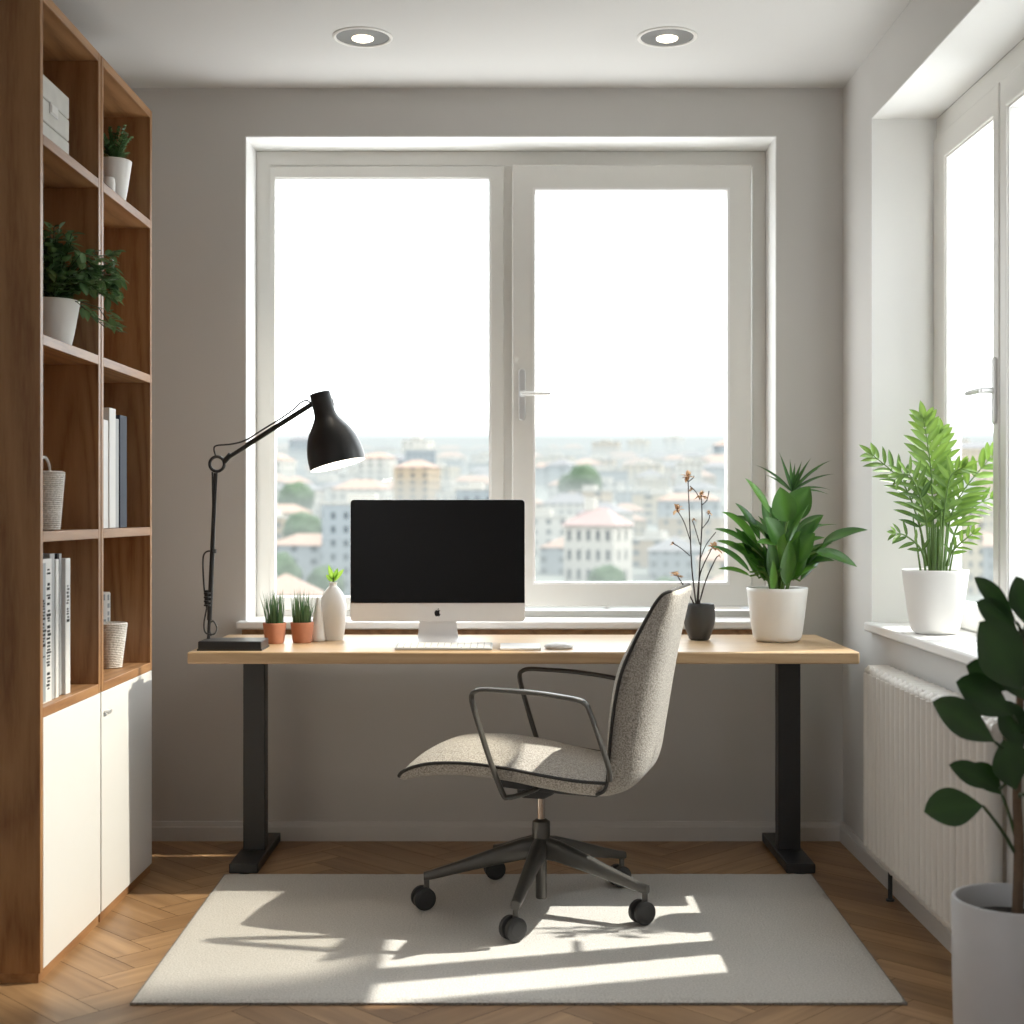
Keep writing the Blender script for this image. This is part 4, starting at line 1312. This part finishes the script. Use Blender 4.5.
FC = [('cream', facade('facade_cream', (.25, .215, .16))), ('white', facade('facade_white', (.27, .26, .235))), ('pale grey', facade('facade_grey', (.15, .165, .172))), ('ochre', facade('facade_ochre', (.21, .165, .115)))]
M['wallplain'] = plain('render_white', (.25, .24, .215), .9)
M['tile'] = plain('roof_tile', (.19, .13, .10), .9, var=.2, scale=1)
M['tilegrey'] = plain('roof_grey', (.10, .098, .10), .9, var=.2, scale=1)
M['tilepink'] = plain('roof_pink', (.17, .125, .115), .9, var=.2, scale=1)
M['darkwin'] = plain('dark_window', (.02, .026, .03), .3)
M['land'] = plain('city_ground', (.11, .115, .10), 1, var=.4, scale=.02)
M['tree'] = plain('tree_crown', (.025, .045, .02), .9, var=.4, scale=.6)

b = MB(); rows = []
for j in range(41):
    y = 60 + 2140 * (j / 40) ** 1.4
    rows.append([Vector((x, y, ground_z(x, y))) for x in [(-1 + 2 * i / 40) * (260 + y * .62) for i in range(41)]])
b.grid(rows)
struct('ground_outside', b, M['land'], smooth=80)
b = MB(); rows = []
for j in range(15):
    y = 2150 + j * 90; row = []
    for i in range(81):
        x = -2200 + i * 55
        h_ = ground_z(x, 2150) - 12 + (1 - math.cos(math.pi * min(1, j / 10))) * .5 * (10 + 26 * noise.noise(Vector((x * .0011, .7, j * .02))) + 9 * noise.noise(Vector((x * .004, 2, j * .1)))) - 3 * max(0, j - 10)
        row.append(Vector((x, y, h_)))
    rows.append(row)
b.grid(rows)
struct('hills_outside', b, M['land'], smooth=80)

def building(x, y, w, d, h, rot, ci, roof, name='city_building'):
    z = min(ground_z(x, y), ground_z(x + w / 2, y)) - 1
    kind = {0: 'flat roof', 1: 'red tiled roof', 2: 'grey roof'}[roof]
    t = thing(name, 'hazy %s city building with a %s far beyond the window' % (FC[ci][0], kind), 'building', (x, y, z), group='hazy %s buildings with %s' % (FC[ci][0], kind))
    Mr = Matrix.Translation((x, y, z)) @ Matrix.Rotation(rot, 4, 'Z')
    b = MB(); b.box(-w/2, -d/2, 0, w/2, d/2, h, M=Mr)
    o = obj('walls', b, FC[ci][1], t, smooth=0)
    r_ = MB()
    if roof == 0:
        r_.box(-w/2 - .2, -d/2 - .2, h, w/2 + .2, d/2 + .2, h + .5, M=Mr)
        r_.box(-w/5, -d/5, h + .5, w/6, d/5, h + 2.6, M=Mr)
        obj('roof', r_, M['wallplain'], t, smooth=0)
    else:
        rh = min(w, d) * .28; ov = .5; lx = max(.1, w/2 - d/2) if w > d else .1; ly = max(.1, d/2 - w/2) if d > w else .1
        r_.add([(-w/2-ov, -d/2-ov, h), (w/2+ov, -d/2-ov, h), (w/2+ov, d/2+ov, h), (-w/2-ov, d/2+ov, h), (-lx, -ly, h+rh), (lx, -ly, h+rh), (lx, ly, h+rh), (-lx, ly, h+rh)],
               [(0, 1, 5, 4), (1, 2, 6, 5), (2, 3, 7, 6), (3, 0, 4, 7), (4, 5, 6, 7), (3, 2, 1, 0)], M=Mr)
        obj('roof', r_, M['tile'] if roof == 1 else M['tilegrey'], t, smooth=0)
    return t

# the pale hip-roofed building that stands out in the right pane
hx, hy, hz_, hw, hd, hh = 20.6, 335.0, -20.5, 13.0, 11.0, 18.5
hrot = R(-28)
t = thing('hip_roof_building', 'pale building with a hipped reddish roof and rows of dark windows beyond the pane', 'building', (hx, hy, hz_), hrot)
Mr = Matrix.Translation((hx, hy, hz_)) @ Matrix.Rotation(hrot, 4, 'Z')
obj('walls', MB().box(-hw/2, -hd/2, 0, hw/2, hd/2, hh, M=Mr), M['wallplain'], t, smooth=0)
r_ = MB(); rh = 4.2; ov = .6; lx = 2.2
r_.add([(-hw/2-ov, -hd/2-ov, hh), (hw/2+ov, -hd/2-ov, hh), (hw/2+ov, hd/2+ov, hh), (-hw/2-ov, hd/2+ov, hh), (-lx, 0, hh+rh), (lx, 0, hh+rh)],
       [(0, 1, 5, 4), (1, 2, 5), (2, 3, 4, 5), (3, 0, 4), (3, 2, 1, 0)], M=Mr)
obj('roof', r_, M['tilepink'], t, smooth=0)
obj('chimney', MB().box(-3.2, -1, hh + 1, -.6, 1.2, hh + rh + 2.4, M=Mr), M['wallplain'], t, smooth=0)
for row in range(4):
    for k in range(5):
        xw = -hw/2 + 1.5 + k * 2.5
        obj('window', MB().box(xw - .5, -hd/2 - .05, hh - 3.6 - row * 4.6, xw + .5, -hd/2 + .1, hh - 1.1 - row * 4.6, M=Mr), M['darkwin'], t, smooth=0)
    for k in range(2):
        yw = -hd/2 + 3.0 + k * 4.2
        obj('window', MB().box(hw/2 - .1, yw - .5, hh - 3.6 - row * 4.6, hw/2 + .05, yw + .5, hh - 1.1 - row * 4.6, M=Mr), M['darkwin'], t, smooth=0)

rs = random.Random(21); rs2 = random.Random(4)
TREES = ((20.3, 300, 4.2), (32, 620, 8), (27, 640, 6), (-50, 300, 5), (-58, 390, 6), (33, 300, 3.2), (-40, 300, 4), (-80, 520, 7))
used = [(hx, hy, 12)] + [(a, b_, c * 1.25) for a, b_, c in TREES]
def in_view(x, y, top):
    px = 512 + FPX * x / y; py = 512 - FPX * (top - CAMZ) / y
    return (255 < px < 500 or 522 < px < 735 or 935 < px < 1010) and py < 600
nb = 0
for ring in range(25):
    y = 235 * (1.08 ** ring)
    x = -.28 * y
    while x < .40 * y:
        w = rs.uniform(8, 16) * (1 + ring * .035); d = rs.uniform(8, 14); h = (rs.uniform(7, 14) + (rs.random() < .12) * rs.uniform(6, 18)) * min(1, 900 / y)
        yy_ = y * rs.uniform(.97, 1.03); xx = x + w / 2
        x += w + rs.uniform(1, 9)
        if yy_ < 300 and not -.19 < xx / yy_ < .0: h *= .55
        if yy_ < 335 and -.03 < xx / yy_ < .16: h *= .55
        top = ground_z(xx, yy_) + h
        if not in_view(xx, yy_, top) and not (yy_ < 900 and -.27 < xx / yy_ < .30 and rs2.random() < .42): continue
        r0 = math.hypot(w, d) / 2 + .6
        if any((xx - a) ** 2 + (yy_ - b_) ** 2 < (r2 + r0) ** 2 for a, b_, r2 in used): continue
        if hy > yy_ > 230 and abs(xx / yy_ - hx / hy) < .035: continue
        used.append((xx, yy_, r0))
        q = rs.random()
        building(xx, yy_, w, d, h, R(rs.uniform(-35, 20)), 0 if q < .36 else 1 if q < .68 else 2 if q < .88 else 3, 0 if rs.random() < .52 else (1 if rs.random() < .62 else 2))
        nb += 1
print('buildings', nb)

def tree(x, y, r_, label):
    z = ground_z(x, y)
    t = thing('city_tree', label, 'tree', (x, y, z), group='hazy trees in the city')
    b = MB(); b.cyl((x, y, z - 1), (x, y, z + r_ * 1.1), r_ * .12, r_ * .08, 8); obj('trunk', b, M['bark'], t)
    b = MB(); n, m_ = 26, 36; rows = []
    for i in range(n + 1):
        a = math.pi * i / n; row = []
        for j in range(m_):
            f = 2 * math.pi * j / m_
            dv = Vector((math.sin(a) * math.cos(f), math.sin(a) * math.sin(f), -math.cos(a)))
            k = r_ * (1 + .14 * noise.noise(dv * 1.7 + Vector((x, y, 0))) + .10 * noise.noise(dv * 5) + .06 * noise.noise(dv * 11))
            row.append(Vector((x, y, z + r_ * 1.5)) + dv * k)
        rows.append(row)
    b.grid(rows, closed=True); obj('crown', b, M['tree'], t, smooth=60)
for x, y, r_ in TREES:
    tree(x, y, r_, 'round hazy green tree standing among the city buildings')

# thin daylight haze lying over the city
hz = MB(); rows = []
for y in (60, 160, 300, 600, 1000, 1500, 2100, 2900):
    hw_ = 300 + y * .66; g0 = -35 + .072 * (y - 100); g1 = min(g0, -35 + .072 * 2060)
    rows.append([Vector((-hw_, y, g1 - 60)), Vector((hw_, y, g1 - 60)), Vector((hw_, y, g1 + 16)), Vector((-hw_, y, g1 + 16))])
hz.grid(rows, closed=True, capends=True)
hm = bpy.data.materials.new('city_haze'); hm.use_nodes = True
nt = hm.node_tree; nt.nodes.clear()
o_ = nt.nodes.new('ShaderNodeOutputMaterial'); va = nt.nodes.new('ShaderNodeVolumeAbsorption'); em = nt.nodes.new('ShaderNodeEmission'); ad = nt.nodes.new('ShaderNodeAddShader')
SIG = .0044
va.inputs['Color'].default_value = (0, 0, 0, 1); va.inputs['Density'].default_value = SIG
em.inputs['Color'].default_value = (.885, .95, .95, 1); em.inputs['Strength'].default_value = SIG * 1.0
nt.links.new(va.outputs[0], ad.inputs[0]); nt.links.new(em.outputs[0], ad.inputs[1]); nt.links.new(ad.outputs[0], o_.inputs['Volume'])
hzo = obj('ground_haze', hz, hm, None, smooth=0)
import bmesh
bm_ = bmesh.new(); bm_.from_mesh(hzo.data); bmesh.ops.recalc_face_normals(bm_, faces=bm_.faces[:]); bm_.to_mesh(hzo.data); bm_.free()
tag(hzo, 'thin pale blue haze lying over the city', 'haze')

# ------------------------------------------------------------------ light
w = bpy.data.worlds.new('sky'); S.world = w; w.use_nodes = True
nt = w.node_tree; N = nt.nodes.new; L = nt.links.new
bg = nt.nodes['Background']
tc = N('ShaderNodeTexCoord'); sp = N('ShaderNodeSeparateXYZ'); L(tc.outputs['Generated'], sp.inputs[0])
cr = N('ShaderNodeValToRGB'); e_ = cr.color_ramp.elements
e_[0].position = 0.0; e_[0].color = (.985, .985, .985, 1); e_[1].position = .35; e_[1].color = (.90, .95, 1.0, 1)
L(sp.outputs['Z'], cr.inputs['Fac']); L(cr.outputs['Color'], bg.inputs['Color'])
bg.inputs['Strength'].default_value = 6.2

def sun(name, d, e_, ang, col):
    l = bpy.data.lights.new(name, 'SUN'); l.energy = e_; l.angle = R(ang); l.color = col
    o = bpy.data.objects.new(name, l); COL.objects.link(o)
    o.rotation_euler = Vector(d).to_track_quat('-Z', 'Y').to_euler(); return o
sun('sun', (-1, -.266, -1.30), 7.5, .6, (1, .94, .85))

# spot added outside the side window to light the cabinet and lower shelves
l = bpy.data.lights.new('cabinet_fill_spot', 'SPOT'); l.energy = 900; l.color = (1, .90, .74); l.shadow_soft_size = .03; l.spot_size = R(27); l.spot_blend = .3
o = bpy.data.objects.new('cabinet_fill_spot', l); COL.objects.link(o); o.location = (2.15, 4.32, 2.76)
o.rotation_euler = (Vector((-1.15, 3.82, .50)) - Vector(o.location)).to_track_quat('-Z', 'Y').to_euler()

def portal(loc, d, sx_, sy_):
    l = bpy.data.lights.new('opening_portal', 'AREA'); l.shape = 'RECTANGLE'; l.size = sx_; l.size_y = sy_; l.cycles.is_portal = True
    o = bpy.data.objects.new('opening_portal', l); COL.objects.link(o); o.location = loc
    o.rotation_euler = Vector(d).to_track_quat('-Z', 'Z').to_euler()
portal((0, YB + .28, 1.67), (0, -1, 0), 1.95, 1.85)
portal((XW + .09, 3.98, 1.66), (-1, 0, 0), 1.46, 1.75)
portal((XL - .2, .275, 1.5), (1, 0, 0), 1.15, 1.6)  # portal for the added fill opening in the left wall
# shade lamp glow
l = bpy.data.lights.new('lamp_glow', 'POINT'); l.energy = 1.2; l.color = (1, .92, .8); l.shadow_soft_size = .03
o = bpy.data.objects.new('lamp_glow', l); COL.objects.link(o); o.location = shade_top + axis * .225

# ------------------------------------------------------------------ camera
cam = bpy.data.cameras.new('camera'); co = bpy.data.objects.new('camera', cam); COL.objects.link(co)
co.location = (0, 0, CAMZ); co.rotation_euler = (R(90), 0, 0)
cam.sensor_width = 36; cam.lens = 36 * FPX / 1024; cam.clip_end = 6000; cam.clip_start = .05
cam.dof.use_dof = True; cam.dof.focus_distance = 4.35; cam.dof.aperture_fstop = 2.8
S.camera = co

S.view_settings.view_transform = 'Standard'
S.view_settings.look = 'None'
S.view_settings.exposure = 0.0
S.view_settings.gamma = 1.07
S.cycles.use_denoising = True
S.cycles.max_bounces = 10; S.cycles.diffuse_bounces = 6; S.cycles.glossy_bounces = 4; S.cycles.transparent_max_bounces = 16
S.cycles.caustics_reflective = False; S.cycles.caustics_refractive = False
S.cycles.sample_clamp_indirect = 6
S.cycles.use_adaptive_sampling = True; S.cycles.adaptive_threshold = .02
